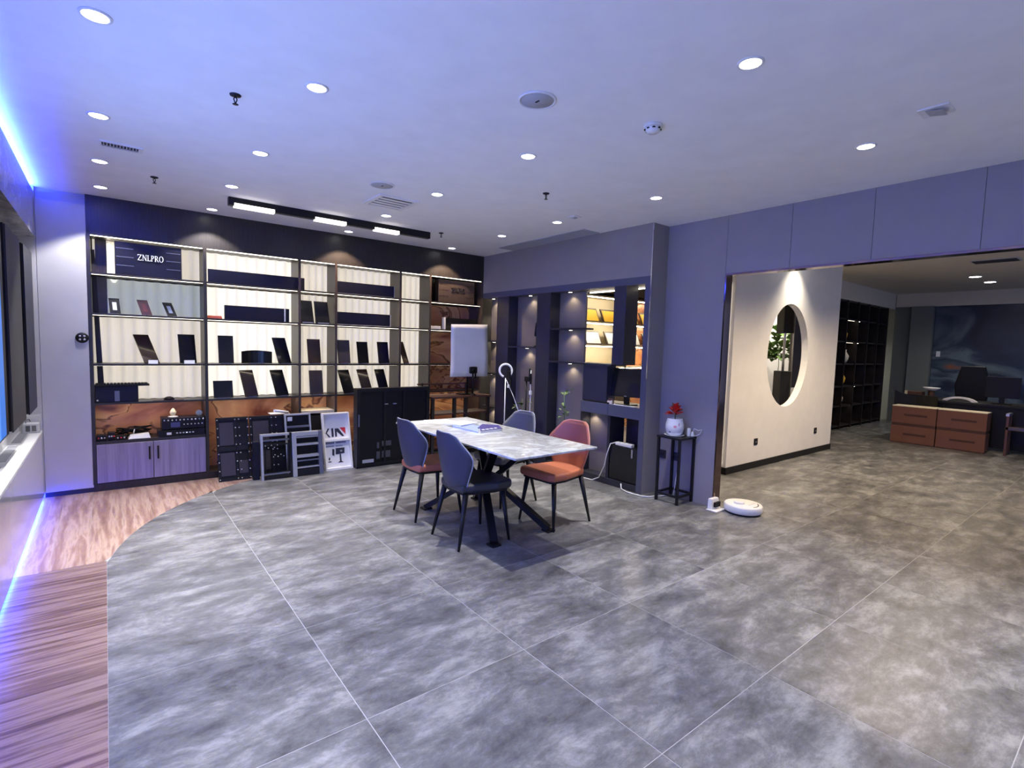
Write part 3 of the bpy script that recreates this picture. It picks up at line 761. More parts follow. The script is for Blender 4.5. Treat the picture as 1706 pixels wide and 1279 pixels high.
part('inner_ring', MB().box(1.30, 1.545, 5.83, 5.84, .055, .07).box(1.30, 1.312, 5.83, 5.84, .07, .36).box(1.53, 1.545, 5.83, 5.845, .07, .36).box(1.30, 1.545, 5.835, 5.845, .36, .375), M_blacksat, f1)
for q in range(9):
    part('screw', MB().lathe([(.006, 0), (.005, -.006), (0, -.007)], (1.305 + .03 * q if q < 5 else 1.40 + .03 * (q - 5), 5.829, (.34 if q % 2 else .365) if q < 5 else (.26 if q % 2 else .24)), 8, 'y'), M_silver, f1)
f2 = cab_frame(1.578, 1.905, .480, 5.79, 5.85, 'open cabinet frame with broad silver left upright and grey cross bars', M_silver, M_alu, M_silver, [(.415, .016, M_silver), (.33, .022, M_silver), (.20, .028, M_silver), (.16, .012, M_alu), (.085, .012, M_silver)], wd=.045)
part('back_plate', MB().hexa([(1.60, 5.845, .03), (1.87, 5.845, .03), (1.87, 5.85, .03), (1.60, 5.85, .03), (1.60, 5.90, .45), (1.87, 5.90, .45), (1.87, 5.905, .45), (1.60, 5.905, .45)]), M_black, f2)
f3 = cab_frame(1.560, 1.845, .655, 5.93, 6.08, 'taller silver frame standing behind the open cabinet frame', M_silver, M_silver, M_silver, [(.50, .02, M_alu)], wd=.018, depth=.03)
part('back_plate', MB().hexa([(1.58, 5.97, .03), (1.825, 5.97, .03), (1.825, 5.975, .03), (1.58, 5.975, .03), (1.58, 6.115, .64), (1.825, 6.115, .64), (1.825, 6.12, .64), (1.58, 6.12, .64)]), M_black, f3)
part('corner_label', MB().box(1.585, 1.635, 6.045, 6.05, .58, .625), M_paper, f3)
solo('dark_column_box', MB().box(1.195, 1.258, 5.86, 5.93, 0, .41), M_panelnavy, 'narrow dark upright box left of the silver edged frame', 'box', bev=.004)
solo('paper_roll', MB().tube([(1.46, 6.10, .70), (1.62, 6.16, .665)], .016, 10).box(1.44, 1.64, 6.165, 6.30, .648, .655), M_paper, 'white paper lying over the hidden module frame', 'paper')

# white tray with printed letters
t_ = thing('printed_tray', 'white shallow tray leaning by the black cabinet, printed XIA with a red corner', 'tray', (2.12, 5.90, 0))
zt1 = .645; yb, yt = 5.865, 6.02
q = lambda z, o=0: yb + (yt - yb) * z / zt1 + o
def tb(a, b, c, d, o0, o1): return MB().hexa([(a, q(c, o0), c), (b, q(c, o0), c), (b, q(c, o1), c), (a, q(c, o1), c), (a, q(d, o0), d), (b, q(d, o0), d), (b, q(d, o1), d), (a, q(d, o1), d)])
X0, X1 = 1.958, 2.275
part('back', tb(X0, X1, 0.0, zt1, .050, .056), M_plasticw, t_)
part('rim', tb(X0, X0 + .014, 0, zt1, 0, .05), M_plasticw, t_); part('rim', tb(X1 - .014, X1, 0, zt1, 0, .05), M_plasticw, t_)
part('rim', tb(X0 + .014, X1 - .014, 0, .022, 0, .05), M_plasticw, t_); part('rim', tb(X0 + .014, X1 - .014, zt1 - .014, zt1, 0, .05), M_plasticw, t_)
part('middle_bar', tb(X0 + .014, X1 - .014, .325, .350, .004, .05), M_plasticw, t_)
def flat(polys, material, name='print'):
    mb = MB()
    for poly in polys:
        n_ = len(poly); vs = [(px, q(pz, .0475), pz) for px, pz in poly] + [(px, q(pz, .0495), pz) for px, pz in poly]
        mb._add(vs, [tuple(range(n_)), tuple(range(n_, 2 * n_))[::-1]] + [(i, (i + 1) % n_, n_ + (i + 1) % n_, n_ + i) for i in range(n_)])
    return part(name, mb, material, t_)
zb_, zh_ = .365, .465
flat([[(1.975, .40), (1.992, .415), (1.975, .43)], [(2.030, zb_), (2.052, zb_), (2.012, .415), (1.998, .415)], [(1.998, .415), (2.012, .415), (2.046, zh_), (2.024, zh_)]], M_ink, 'letter')
flat([[(2.066, zb_), (2.090, zb_), (2.090, zh_), (2.066, zh_)]], M_ink, 'letter')
flat([[(2.106, zb_), (2.128, zb_), (2.128, zh_ - .005), (2.106, zh_ - .005)], [(2.128, .425), (2.128, zh_ - .005), (2.150, zh_ - .005), (2.215, zb_), (2.190, zb_)]], M_ink, 'letter')
flat([[(2.165, zh_ + .002), (2.232, zh_ + .002), (2.232, .385)]], M_inkred, 'letter')
flat([[(1.990 + .017 * k, .288), (2.002 + .017 * k, .288), (2.002 + .017 * k, .308), (1.990 + .017 * k, .308)] for k in range(14) if k not in (6,)], M_inkblue, 'print_line')
flat([[(1.990 + .014 * k, .252), (2.000 + .014 * k, .252), (2.000 + .014 * k, .267), (1.990 + .014 * k, .267)] for k in range(14) if k not in (7,)], M_bluegl, 'print_line')
flat([[(2.095, .165), (2.20, .170), (2.205, .235), (2.10, .235)], [(2.055, .16), (2.08, .15), (2.085, .225), (2.06, .23)], [(2.140, .08), (2.160, .08), (2.158, .165), (2.142, .165)], [(2.115, .070), (2.185, .070), (2.16, .085), (2.14, .085)]], M_ink, 'print_picture')
flat([[(2.150, .19), (2.175, .19), (2.175, .21), (2.150, .21)]], M_paper, 'print_picture')
flat([[(2.01, .105), (2.025, .105), (2.030, .135), (2.012, .135)], [(2.005, .082), (2.04, .082), (2.04, .092), (2.005, .092)]], M_ink, 'print_picture')

# big black display cabinet seen from behind
t_ = thing('display_cabinet', 'large black LED display cabinet standing on the floor, back side out', 'cabinet', (2.76, 5.82, 0))
part('body', MB().box(2.285, 3.235, 5.805, 5.90, .012, .945), M_black, t_, bev=.004)
part('base', MB().box(2.285, 3.235, 5.80, 5.91, 0, .02), M_blacksat, t_)
for (a, b, c, d) in ((2.285, 2.325, .02, .945), (3.195, 3.235, .02, .945), (2.325, 3.195, .905, .945), (2.325, 3.195, .02, .05), (2.62, 2.645, .05, .905), (2.87, 2.895, .05, .905)):
    part('rib', MB().box(a, b, 5.787, 5.805, c, d), M_blacksat, t_)
for xx in (2.625, 2.735):
    part('latch', MB().box(xx, xx + .045, 5.778, 5.806, .745, .757), M_steel, t_, bev=.003)
part('side_handle', MB().box(2.300, 2.310, 5.77, 5.79, .50, .64), M_alu, t_)
for (a, b, c, d) in ((2.60, 2.72, .24, .30), (2.60, 2.71, .10, .18), (2.535, 2.565, .22, .29), (2.53, 2.575, .09, .18)):
    part('power_module', MB().box(a, b, 5.79, 5.806, c, d), mat('dark_grey_module', (.055, .055, .065), .5), t_, bev=.003)
part('label_plate', MB().box(2.36, 2.50, 5.80, 5.8045, .055, .095), M_greyvent, t_)

# ------------------------------------------------------------------ console, reflector, webcam, ring light
t_ = thing('console_rack', 'dark reddish brown open console rack in the back right corner', 'console', (3.75, 5.95, 0))
part('top', MB().box(3.29, 4.21, 5.80, 6.14, .78, .805), M_wood2, t_, bev=.003)
for xx in (3.29, 3.62, 3.80, 4.165):
    part('post', MB().box(xx, xx + .04, 5.82, 5.86, 0, .78), M_dark, t_)
for zz in (.86, .935):
    part('rail', MB().box(3.26, 4.05, 6.15, 6.175, zz, zz + .018), M_wood2, t_)
for xx in (3.30, 4.0):
    part('rail_post', MB().box(xx, xx + .025, 6.125, 6.15, .805, .96), M_dark, t_)
for zz in (.56, .36, .12):
    part('shelf', MB().box(3.29, 4.205, 5.83, 6.13, zz, zz + .02), M_wood2, t_)

t_ = thing('reflector_board', 'white rectangular reflector sheet on a stand in the back right corner', 'reflector', (3.91, 5.90, .805))
vs = []; fs = []
for i in range(9):
    for j in range(11):
        u, v = i / 8, j / 10
        xx = 3.615 + .59 * u + .006 * math.sin(v * 5); zz = 1.055 + (.70 + .022 * u) * v
        vs.append((xx, 5.905 + .010 * math.sin(3 * u + 2.4 * v) + .012 * (u - .5) * (v - .5) * 4, zz))
for i in range(8):
    for j in range(10): fs.append((i * 11 + j, (i + 1) * 11 + j, (i + 1) * 11 + j + 1, i * 11 + j + 1))
n0 = len(vs); vs += [(a, b + .006, c) for a, b, c in vs]; fs += [tuple(k + n0 for k in f[::-1]) for f in fs]
bnd = [i * 11 for i in range(9)] + [88 + j for j in range(1, 11)] + [i * 11 + 10 for i in range(7, -1, -1)] + [j for j in range(9, 0, -1)]
fs += [(bnd[k], bnd[(k + 1) % len(bnd)], bnd[(k + 1) % len(bnd)] + n0, bnd[k] + n0) for k in range(len(bnd))]
mb = MB(); mb._add(vs, fs, True); part('sheet', mb, M_sheetw, t_)
part('stand', MB().box(3.80, 4.02, 5.925, 6.06, .805, .82).tube([(3.91, 5.95, .82), (3.91, 5.95, 1.70)], .012), M_black, t_)
t_ = thing('webcam', 'black webcam on a short stand in front of the white reflector', 'camera', (3.93, 5.85, .805))
part('body', MB().box(3.875, 3.995, 5.825, 5.865, 1.10, 1.195), M_black, t_, bev=.016, seg=3)
part('lens', MB().lathe([(.022, 0), (.022, -.008), (0, -.009)], (3.92, 5.825, 1.148), 16, 'y'), M_panel, t_)
part('stand', MB().tube([(3.935, 5.85, .82), (3.935, 5.85, 1.105)], .011).lathe([(.05, .805), (.05, .815), (.012, .83), (0, .83)], (3.935, 5.85, 0), 18), M_black, t_)
part('side_stand', MB().box(3.965, 3.985, 5.845, 5.855, 1.03, 1.105), M_black, t_)

def ring_light(x, y, label):
    t_ = thing('ring_light', label, 'lamp', (x, y, 0))
    vs = []; fs = []; R_, r_ = .082, .014; n1, n2 = 30, 8
    a0, a1 = math.radians(-40), math.radians(250)
    cx, cy_, cz = x, y, 1.175
    for i in range(n1):
        a = a0 + (a1 - a0) * i / (n1 - 1)
        for k in range(n2):
            b = 2 * math.pi * k / n2; rr = R_ + r_ * math.cos(b)
            vx, vz = rr * math.cos(a), rr * math.sin(a)
            vs.append((cx + vx * .62, cy_ - vx * .78 + r_ * math.sin(b) * .62, cz + vz))
    for i in range(n1 - 1):
        for k in range(n2): fs.append((i * n2 + k, i * n2 + (k + 1) % n2, (i + 1) * n2 + (k + 1) % n2, (i + 1) * n2 + k))
    fs += [tuple(range(n2))[::-1], tuple(range((n1 - 1) * n2, n1 * n2))]
    mb = MB(); mb._add(vs, fs, True); part('ring', mb, M_plasticw, t_)
    part('phone_clamp', MB().box(x + .02, x + .045, y - .06, y + .01, 1.06, 1.17).box(x + .03, x + .05, y - .075, y - .05, .97, 1.10), M_black, t_, bev=.003)
    part('pole', MB().tube([(x, y, .03), (x, y, .62), (x, y, 1.08)], .007, 8), M_plasticw, t_)
    part('cable', MB().tube([(x + .01, y, 1.06), (x + .035, y - .03, .98), (x + .06, y - .1, .85), (x + .10, y - .2, .60), (x + .12, y - .24, .3), (x + .10, y - .25, .01)], .0045, 6), M_plasticw, t_)
    part('inline_switch', MB().box(x + .018, x + .042, y - .04, y - .015, .955, .995), M_plasticw, t_, bev=.004)
    for k in range(3):
        a = k * 2.094 + .4
        part('leg', MB().tube([(x, y, .16), (x + .19 * math.cos(a), y + .19 * math.sin(a), .006)], .006, 6), M_plasticw, t_)
ring_light(4.02, 5.23, 'white open ring light on a slim white stand in front of the navy pillar')
t_ = thing('phone_stand', 'black floor stand with phone clamp and white cable between the navy pillars', 'stand', (4.10, 4.88, 0))
X, Y = 4.10, 4.905
part('pole', MB().tube([(X, Y, .03), (X, Y, 1.08)], .011, 8), M_black, t_)
part('clamp', MB().box(X - .02, X + .03, Y - .07, Y + .02, 1.06, 1.12).box(X - .01, X + .01, Y - .09, Y - .07, 1.03, 1.16).box(X - .005, X + .015, Y - .06, Y - .045, 1.12, 1.22), M_black, t_, bev=.004)
part('cable', MB().tube([(X + .01, Y - .07, 1.20), (X + .0, Y - .075, 1.05), (X, Y - .085, .90), (X + .01, Y - .07, .75), (X, Y - .085, .60), (X, Y - .08, .01)], .005, 6), M_plasticw, t_)
part('inline_switch', MB().box(X - .015, X + .012, Y - .10, Y - .07, .90, .95), M_plasticw, t_, bev=.004)
for k in range(3):
    a = k * 2.094 + .2
    part('leg', MB().tube([(X, Y, .2), (X + .2 * math.cos(a), Y + .2 * math.sin(a), .008)], .008, 6), M_black, t_)
def leafy(name, label, cat, x, y, z0, h, n, spread, mleaf, mpot, pot_h, seed, leafl=.07):
    rr = random.Random(seed)
    t_ = thing(name, label, cat, (x, y, z0))
    if pot_h > 0:
        part('pot', MB().lathe([(.045, 0), (.06, pot_h), (.052, pot_h), (.048, pot_h - .015), (0, pot_h - .015)], (x, y, z0), 18), mpot, t_)
    part('stem', MB().tube([(x, y, z0 + max(0, pot_h - .03)), (x + .01, y - .01, z0 + h * .6), (x, y, z0 + h * .95)], .006, 6), M_leafdark, t_)
    for k in range(n):
        a = rr.uniform(0, 6.28); zz = z0 + pot_h + (h - pot_h) * rr.uniform(.35, 1.0); l = leafl * rr.uniform(.7, 1.3); s_ = spread * rr.uniform(.2, 1)
        c = Vector((x + s_ * math.cos(a), y + s_ * math.sin(a), zz)); d = Vector((math.cos(a), math.sin(a), rr.uniform(-.5, .9))).normalized()
        sd = d.cross(Vector((0, 0, 1))).normalized() * l * .32; up = Vector((0, 0, .12 * l))
        p0 = c; p1 = c + d * l * .5 + sd + up; p2 = c + d * l; p3 = c + d * l * .5 - sd + up; pm = c + d * l * .5 - up * .5
        mb = MB(); mb._add([p0, p1, p2, p3, pm], [(0, 1, 4), (1, 2, 4), (2, 3, 4), (3, 0, 4)], False)
        part('leaf', mb, mleaf, t_)
    return t_
leafy('tall_plant', 'thin green plant on a tall stem beside the navy cubby box', 'plant', 4.20, 4.33, 0, 1.02, 26, .06, M_leaf, M_black, .12, 3, .06)
leafy('dry_plant', 'low dry olive plant at the foot of the black phone stand', 'plant', 4.22, 5.12, 0, .86, 18, .10, M_leafdark, M_black, .12, 5, .09)

# ------------------------------------------------------------------ cubby partition on the right
cp = thing('cubby_partition', 'navy grey open cubby partition with small downlights under the beam', 'partition', (4.44, 4.75, 0))
part('top_frame', MB().box(RX1, RX2, 3.33, BY, 2.16, 2.235), M_frame, cp)
for (a, b) in ((5.575, 5.84), (4.74, 4.99)):
    part('pillar', MB().box(RX1, RX2, a, b, 0, 2.16), M_navy, cp)
XB = 4.47
part('back_board', MB().box(XB, XB + .03, 5.84, BY, .07, 2.16), M_greyboard, cp)
part('back_board', MB().box(XB, XB + .03, 4.99, 5.575, .07, 2.16), M_greyboard, cp)
part('back_board', MB().box(XB, XB + .03, 4.30, 4.74, .07, 2.16), M_greyboard, cp)
part('back_board', MB().box(XB, XB + .03, 3.86, 4.30, .07, .765), M_greyboard, cp)
for (a, b, zz) in ((5.84, BY, 1.56), (5.84, BY, 1.10), (5.84, BY, .62), (4.99, 5.575, 1.49), (4.16, 4.74, 1.725)):
    part('shelf', MB().box(RX1 + .006, XB, a, b, zz - .02, zz), M_navy, cp)
part('shelf', MB().box(RX1, XB + .1, 3.74, 4.74, 1.305, 1.325), M_navy, cp)
part('divider', MB().box(RX1 + .01, XB + .1, 4.15, 4.17, .0, .765), M_navy, cp)
part('closed_box', MB().box(RX1 + .02, XB, 3.80, 4.16, .89, 1.305), M_navy, cp)
part('hanging_box', MB().box(RX1, RX1 + .20, 3.57, 3.73, 1.325, 2.16), M_navy, cp)
part('desk_board', MB().box(RX1, RX2 + .12, 3.755, 4.17, .765, .89), M_frame, cp, bev=.002)
part('desk_board', MB().box(RX1, RX2 + .12, 3.33, 3.752, .765, .89), M_frame, cp, bev=.002)
part('divider', MB().box(RX1 + .02, RX2, 3.73, 3.765, .07, .765), M_navy, cp)
part('back_board', MB().box(RX2 + .04, RX2 + .06, 3.33, 3.73, .07, .765), M_darkbrown, cp)
part('mirror_strip', MB().box(RX1 + .03, RX1 + .05, 3.765, 3.772, .10, .74), M_chrome, cp)
part('base_board', MB().box(RX1 + .01, RX2, 3.33, BY, 0, .07), M_navy, cp)
part('light_rail', MB().box(XB + .06, XB + .075, 3.35, 4.3, 2.14, 2.152), M_ledsoft, cp)
PUCKS = [(6.06, 2.16), (6.02, 1.54), (6.05, 1.08), (6.05, .60), (5.24, 2.16), (5.28, 1.47), (4.50, 2.16), (4.47, 1.705), (4.46, 1.305), (4.07, .765)]
pn = ['top of the bay next to the shelving corner', 'second level of the bay next to the shelving corner', 'third level of the bay next to the shelving corner', 'lowest level of the bay next to the shelving corner',
      'top of the bay between the two navy pillars', 'under the single shelf between the two navy pillars', 'top of the bay left of the certificates', 'under the upper shelf left of the certificates',
      'under the lower shelf left of the navy box', 'under the cubby desk board']
for (yy, zz), nm in zip(PUCKS, pn):
    p_ = thing('puck_light', 'small warm puck light at the ' + nm if not nm.startswith('under') else 'small warm puck light ' + nm, 'lamp', (4.405, yy, zz), group='cubby puck lights')
    part('rim', MB().lathe([(.026, 0), (.026, -.005), (.021, -.006)], (4.405, yy, zz), 18), M_steel, p_)
    part('diffuser', MB().lathe([(.021, -.004), (.021, -.0075), (0, -.0075)], (4.405, yy, zz), 18), M_puck, p_)
    spot('puck_lamp', (4.405, yy, zz - .012), PUCK_W, 120, .6, (1, .80, .56), p_, .015)

# things on and under the cubby desk
t_ = thing('desk_monitor', 'black monitor on the cubby desk', 'monitor', (4.44, 3.60, .89))
part('panel', MB().hexa([(4.395, 3.385, .985), (4.395, 3.815, .975), (4.425, 3.815, .975), (4.425, 3.385, .985), (4.43, 3.375, 1.29), (4.43, 3.79, 1.285), (4.455, 3.79, 1.285), (4.455, 3.375, 1.29)]), M_panel, t_)
part('stand', MB().box(4.42, 4.45, 3.57, 3.63, .90, 1.05).box(4.36, 4.50, 3.50, 3.70, .89, .902), M_black, t_, bev=.003)
part('badge', MB().box(4.393, 4.396, 3.575, 3.605, .985, .992), M_silver, t_)
t_ = thing('wooden_box', 'small open wooden box of dark bottles beside the monitor', 'box', (4.40, 3.84 - .06, .89))
part('tray', MB().box(4.335, 4.375, 3.74, 3.79, .89, .925).box(4.335, 4.375, 3.72, 3.74, .89, .93), M_cream, t_)
for q in range(4): part('bottle', MB().lathe([(.008, .89), (.008, .94), (.004, .95), (0, .955)], (4.355, 3.725 + q * .018, 0), 10), M_wood2, t_)
solo('laptop', MB().box(4.315, 4.40, 3.76, 4.13, .89, .905), M_black, 'closed black laptop on the left half of the cubby desk', 'laptop', bev=.003)
solo('paper_sheet', MB().box(4.318, 4.38, 3.42, 3.70, .89, .894), M_paper, 'papers lying in front of the monitor', 'paper')
t_ = thing('mini_fridge', 'black mini fridge under the cubby desk', 'fridge', (4.45, 3.52, .07))
part('body', MB().box(4.36, RX2, 3.345, 3.715, .07, .45), M_black, t_, bev=.006)
part('door', MB().box(4.33, 4.358, 3.345, 3.715, .08, .45), M_panel, t_, bev=.004)
part('handle', MB().box(4.322, 4.331, 3.40, 3.42, .35, .44), M_steel, t_)
t_ = thing('power_strip', 'white power strip lying on the mini fridge', 'power strip', (4.38, 3.56, .45))
part('body', MB().box(4.345, 4.40, 3.44, 3.66, .45, .485), M_plasticw, t_, bev=.005)
for q in range(3): part('socket', MB().box(4.36, 4.385, 3.47 + q * .065, 3.505 + q * .065, .485, .4865), M_greyvent, t_)
solo('power_cable', MB().tube([(4.36, 3.66, .475), (4.318, 3.70, .46), (4.300, 3.73, .35), (4.297, 3.76, .2), (4.296, 3.83, .06), (4.285, 3.92, .012), (4.29, 4.05, .007), (4.25, 4.2, .007)], .006, 6), M_plasticw, 'white cable running down from the power strip', 'cable')
solo('floor_cable', MB().tube([(4.302, 3.52, .06), (4.285, 3.50, .012), (4.25, 3.40, .007), (4.245, 3.30, .007), (4.262, 3.21, .007), (4.31, 3.15, .007), (4.40, 3.13, .007), (4.50, 3.08, .007), (4.545, 3.03, .02), (4.550, 3.02, .16), (4.556, 3.0, .34), (4.558, 2.99, .40)], .006, 6), M_plasticw, 'white cable looping over the floor to the wall socket', 'cable')
solo('shelf_ornament', MB().lathe([(.035, 1.49), (.035, 1.50), (.006, 1.51), (.006, 1.62), (.03, 1.63), (.022, 1.74), (.014, 1.80), (0, 1.81)], (4.39, 5.08, 0), 14), M_black, 'dark ornament on the shelf between the navy pillars', 'ornament')

# ------------------------------------------------------------------ plant stand by the grey wall
t_ = thing('plant_stand', 'tall square black metal plant stand against the grey wall', 'stand', (4.435, 2.955, 0))
sx0, sx1, sy0, sy1 = 4.30, 4.562, 2.825, 3.085
part('top', MB().box(sx0 - .006, sx1 + .004, sy0 - .006, sy1 + .006, .635, .655), M_blacksat, t_, bev=.003)
for (a, b) in ((sx0, sy0), (sx1 - .022, sy0), (sx0, sy1 - .022), (sx1 - .022, sy1 - .022)):
    part('leg', MB().box(a, a + .022, b, b + .022, 0, .635), M_blacksat, t_)
for (a, b, c, d) in ((sx0, sx1, sy0, sy0 + .02), (sx0, sx1, sy1 - .02, sy1), (sx0, sx0 + .02, sy0, sy1), (sx1 - .02, sx1, sy0, sy1)):
    part('stretcher', MB().box(a + .001, b - .001, c + .001, d - .001, .07, .09), M_blacksat, t_)
pt = thing('flower_pot', 'round white porcelain pot with pink floral print on the plant stand', 'pot', (4.41, 2.97, .655))
part('saucer', MB().lathe([(.075, 0), (.098, .012), (.094, .014), (.07, .006), (0, .006)], (4.41, 2.97, .655), 32), M_terr, pt)
part('body', MB().lathe([(.058, .008), (.078, .03), (.089, .075), (.088, .115), (.074, .168), (.076, .174), (.068, .174), (.066, .16), (0, .155)], (4.41, 2.97, .655), 36), M_terr, pt)
def decal(az, z, w, h, material, kind):
    r_ = .0905; mb = MB(); n_ = 7
    for k in range(n_):
        a = 2 * math.pi * k / n_
        da, dz = w * math.cos(a), h * math.sin(a); s_ = .35
        c_ = [(az + da * .5 + w * .45 * math.cos(b), z + dz * .5 + h * .45 * math.sin(b)) for b in [2 * math.pi * m_ / 8 for m_ in range(8)]]
        def prf(zz):
            pr_ = [(.008, .058), (.03, .078), (.075, .089), (.115, .088), (.168, .074)]
            for (za_, ra_), (zb2, rb_) in zip(pr_[:-1], pr_[1:]):
                if zz <= zb2: return ra_ + (rb_ - ra_) * (zz - za_) / (zb2 - za_)
            return .074
        vs = [(4.41 + (prf(q2) + .0012) * math.cos(q1), 2.97 + (prf(q2) + .0012) * math.sin(q1), .655 + q2) for q1, q2 in c_]
        mb._add(vs, [tuple(range(8))])
    part('floral_print', mb, material, pt)
az0 = math.atan2(-2.97, -4.41)
decal(az0 + .05, .100, .20, .014, M_pink, 0); decal(az0 + .45, .115, .10, .008, M_pink, 0); decal(az0 - .55, .045, .16, .010, M_bluegl, 0); decal(az0 + .5, .128, .07, .010, M_bluegl, 0)
fl = thing('red_flower', 'red blossom in the white porcelain pot', 'flower', (4.41, 2.97, .81))
part('stem', MB().tube([(4.41, 2.97, .80), (4.41, 2.97, .90)], .006, 6), M_leafdark, fl)
rr = random.Random(4)
for k in range(16):
    a = k * 2.4; el = .35 + .95 * (k / 16); l = .098 - .03 * (k / 16)
    d = Vector((math.cos(a) * math.cos(el), math.sin(a) * math.cos(el), math.sin(el))); c = Vector((4.41, 2.97, .858 + .075 * (k / 16)))
    sd = d.cross(Vector((0, 0, 1))).normalized() * l * .40; nn = sd.cross(d).normalized() * .012
    mb = MB(); mb._add([c, c + d * l * .55 + sd + nn, c + d * l - nn, c + d * l * .55 - sd + nn, c + d * l * .55 - nn], [(0, 1, 4), (1, 2, 4), (2, 3, 4), (3, 0, 4)], True)
    part('petal', mb, M_red, fl)
for k, (dx, dy) in enumerate(((-.02, .01), (.015, -.01), (.0, .02))):
    part('bud', MB().tube([(4.41 + dx, 2.97 + dy, .90), (4.41 + dx * 1.6, 2.97 + dy * 1.6, .985 - .012 * k)], .008, 6, .002), M_leafdark, fl)
part('loose_petal', MB().lathe([(0, 0), (.04, .004), (.0, .012)], (4.36, 3.02, .865), 8), M_red, fl)
t_ = thing('power_adapter', 'white adapter with tangled cord beside the flower pot', 'adapter', (4.535, 2.86, .655))
part('block', MB().box(4.495, 4.518, 2.855, 2.885, .655, .735), M_plasticw, t_, bev=.004)
part('plug', MB().hexa([(4.522, 2.832, .655), (4.552, 2.832, .655), (4.552, 2.862, .655), (4.522, 2.862, .655), (4.527, 2.837, .70), (4.545, 2.837, .70), (4.545, 2.857, .70), (4.527, 2.857, .70)]), M_plasticw, t_, bev=.003)
part('cord', MB().tube([(4.535, 2.845, .70), (4.53, 2.83, .735), (4.545, 2.79, .72), (4.553, 2.76, .735), (4.552, 2.775, .69), (4.545, 2.81, .665), (4.53, 2.835, .662)], .003, 6), M_plasticw, t_)
for (yy, nm) in ((3.205, 'left dark square wall socket behind the plant stand'), (3.035, 'dark double wall socket plate behind the stand leg')):
    t_ = thing('wall_socket', nm, 'socket', (RX2, yy, .37))
    part('plate', MB().box(RX2 - .009, RX2, yy - .043, yy + .043, .37, .456), M_navy, t_, bev=.003)
    part('hole', MB().box(RX2 - .011, RX2 - .009, yy - .014, yy - .008, .40, .42).box(RX2 - .011, RX2 - .009, yy + .008, yy + .014, .40, .42), M_black, t_)

# ------------------------------------------------------------------ robot vacuum and dock
t_ = thing('robot_vacuum', 'white round robot vacuum docked by the opening', 'robot vacuum', (4.70, 2.36, 0))
c = (4.675, 2.365, 0)
part('body', MB().lathe([(.150, .012), (.163, .018), (.168, .03), (.168, .072), (.160, .082), (0, .082)], c, 48), M_plasticw, t_)
part('skirt', MB().lathe([(.140, 0), (.150, .004), (.152, .013), (0, .013)], c, 32), M_black, t_)
part('turret', MB().lathe([(.046, .082), (.046, .094), (.040, .099), (0, .099)], (c[0] - .02, c[1] + .03, 0), 28), M_plasticw, t_)
part('lid_seam', MB().box(c[0] - .02, c[0] + .10, c[1] - .062, c[1] - .059, .0822, .0835), M_greyvent, t_)
mb = MB()
for k in range(12):
    a = math.radians(-110 + 60 * k / 11); b = math.radians(-110 + 60 * (k + 1) / 11)
    P = lambda an, rr_: (c[0] + rr_ * math.cos(an), c[1] + rr_ * math.sin(an))
    mb.prism([P(a, .125), P(a, .132), P(b, .132), P(b, .125)], 'z', .082, .0838)
part('lid_slot', mb, M_black, t_)
t_ = thing('charging_dock', 'white charging dock with a black contact block by the jamb', 'dock', (4.56, 2.54, 0))
part('base', MB().box(4.43, 4.60, 2.49, 2.60, 0, .010), M_plasticw, t_, bev=.003)
part('tower', MB().hexa([(4.46, 2.55, .009), (4.60, 2.55, .009), (4.60, 2.604, .009), (4.46, 2.604, .009), (4.47, 2.565, .105), (4.59, 2.565, .105), (4.59, 2.604, .105), (4.47, 2.604, .105)]), M_plasticw, t_, bev=.006)
part('contact_block', MB().box(4.485, 4.575, 2.535, 2.552, .03, .075), M_black, t_)

# ------------------------------------------------------------------ dining table
t_ = thing('dining_table', 'marble topped table on crossed black metal legs', 'table', (2.53, 3.52, 0))
part('top', MB().box(2.125, 2.92, 2.63, 4.43, .733, .75), M_tablemarble, t_, bev=.004)
part('under_frame', MB().box(2.28, 2.76, 2.95, 4.10, .705, .733), M_blacksat, t_)
cx, cyy = 2.53, 3.54
for sx in (-1, 1):
    for sy in (-1, 1):
        foot = (cx + sx * .275, cyy + sy * .52); wst = (cx + sx * .045, cyy + sy * .05); top = (cx + sx * .20, cyy + sy * .40)
        d = Vector((foot[0] - cx, foot[1] - cyy, 0)).normalized(); n_ = Vector((-d.y, d.x, 0)) * .030
        th_ = .026
        def seg_(p, z0, q_, z1):
            a, b = Vector((p[0], p[1], z0)), Vector((q_[0], q_[1], z1)); dr = (b - a).normalized(); up = n_.normalized().cross(dr).normalized() * th_ / 1.2
            mb.hexa([a - n_ - up, a + n_ - up, a + n_ + up, a - n_ + up, b - n_ - up, b + n_ - up, b + n_ + up, b - n_ + up])
        mb = MB(); seg_(foot, .020, wst, .36); seg_(wst, .36, top, .705)
        part('leg', mb, M_blacksat, t_)
        part('foot_pad', MB().box(foot[0] - .04, foot[0] + .04, foot[1] - .04, foot[1] + .04, 0, .014), M_blacksat, t_)
part('hub', MB().box(cx - .08, cx + .08, cyy - .10, cyy + .10, .33, .40), M_blacksat, t_, bev=.01)

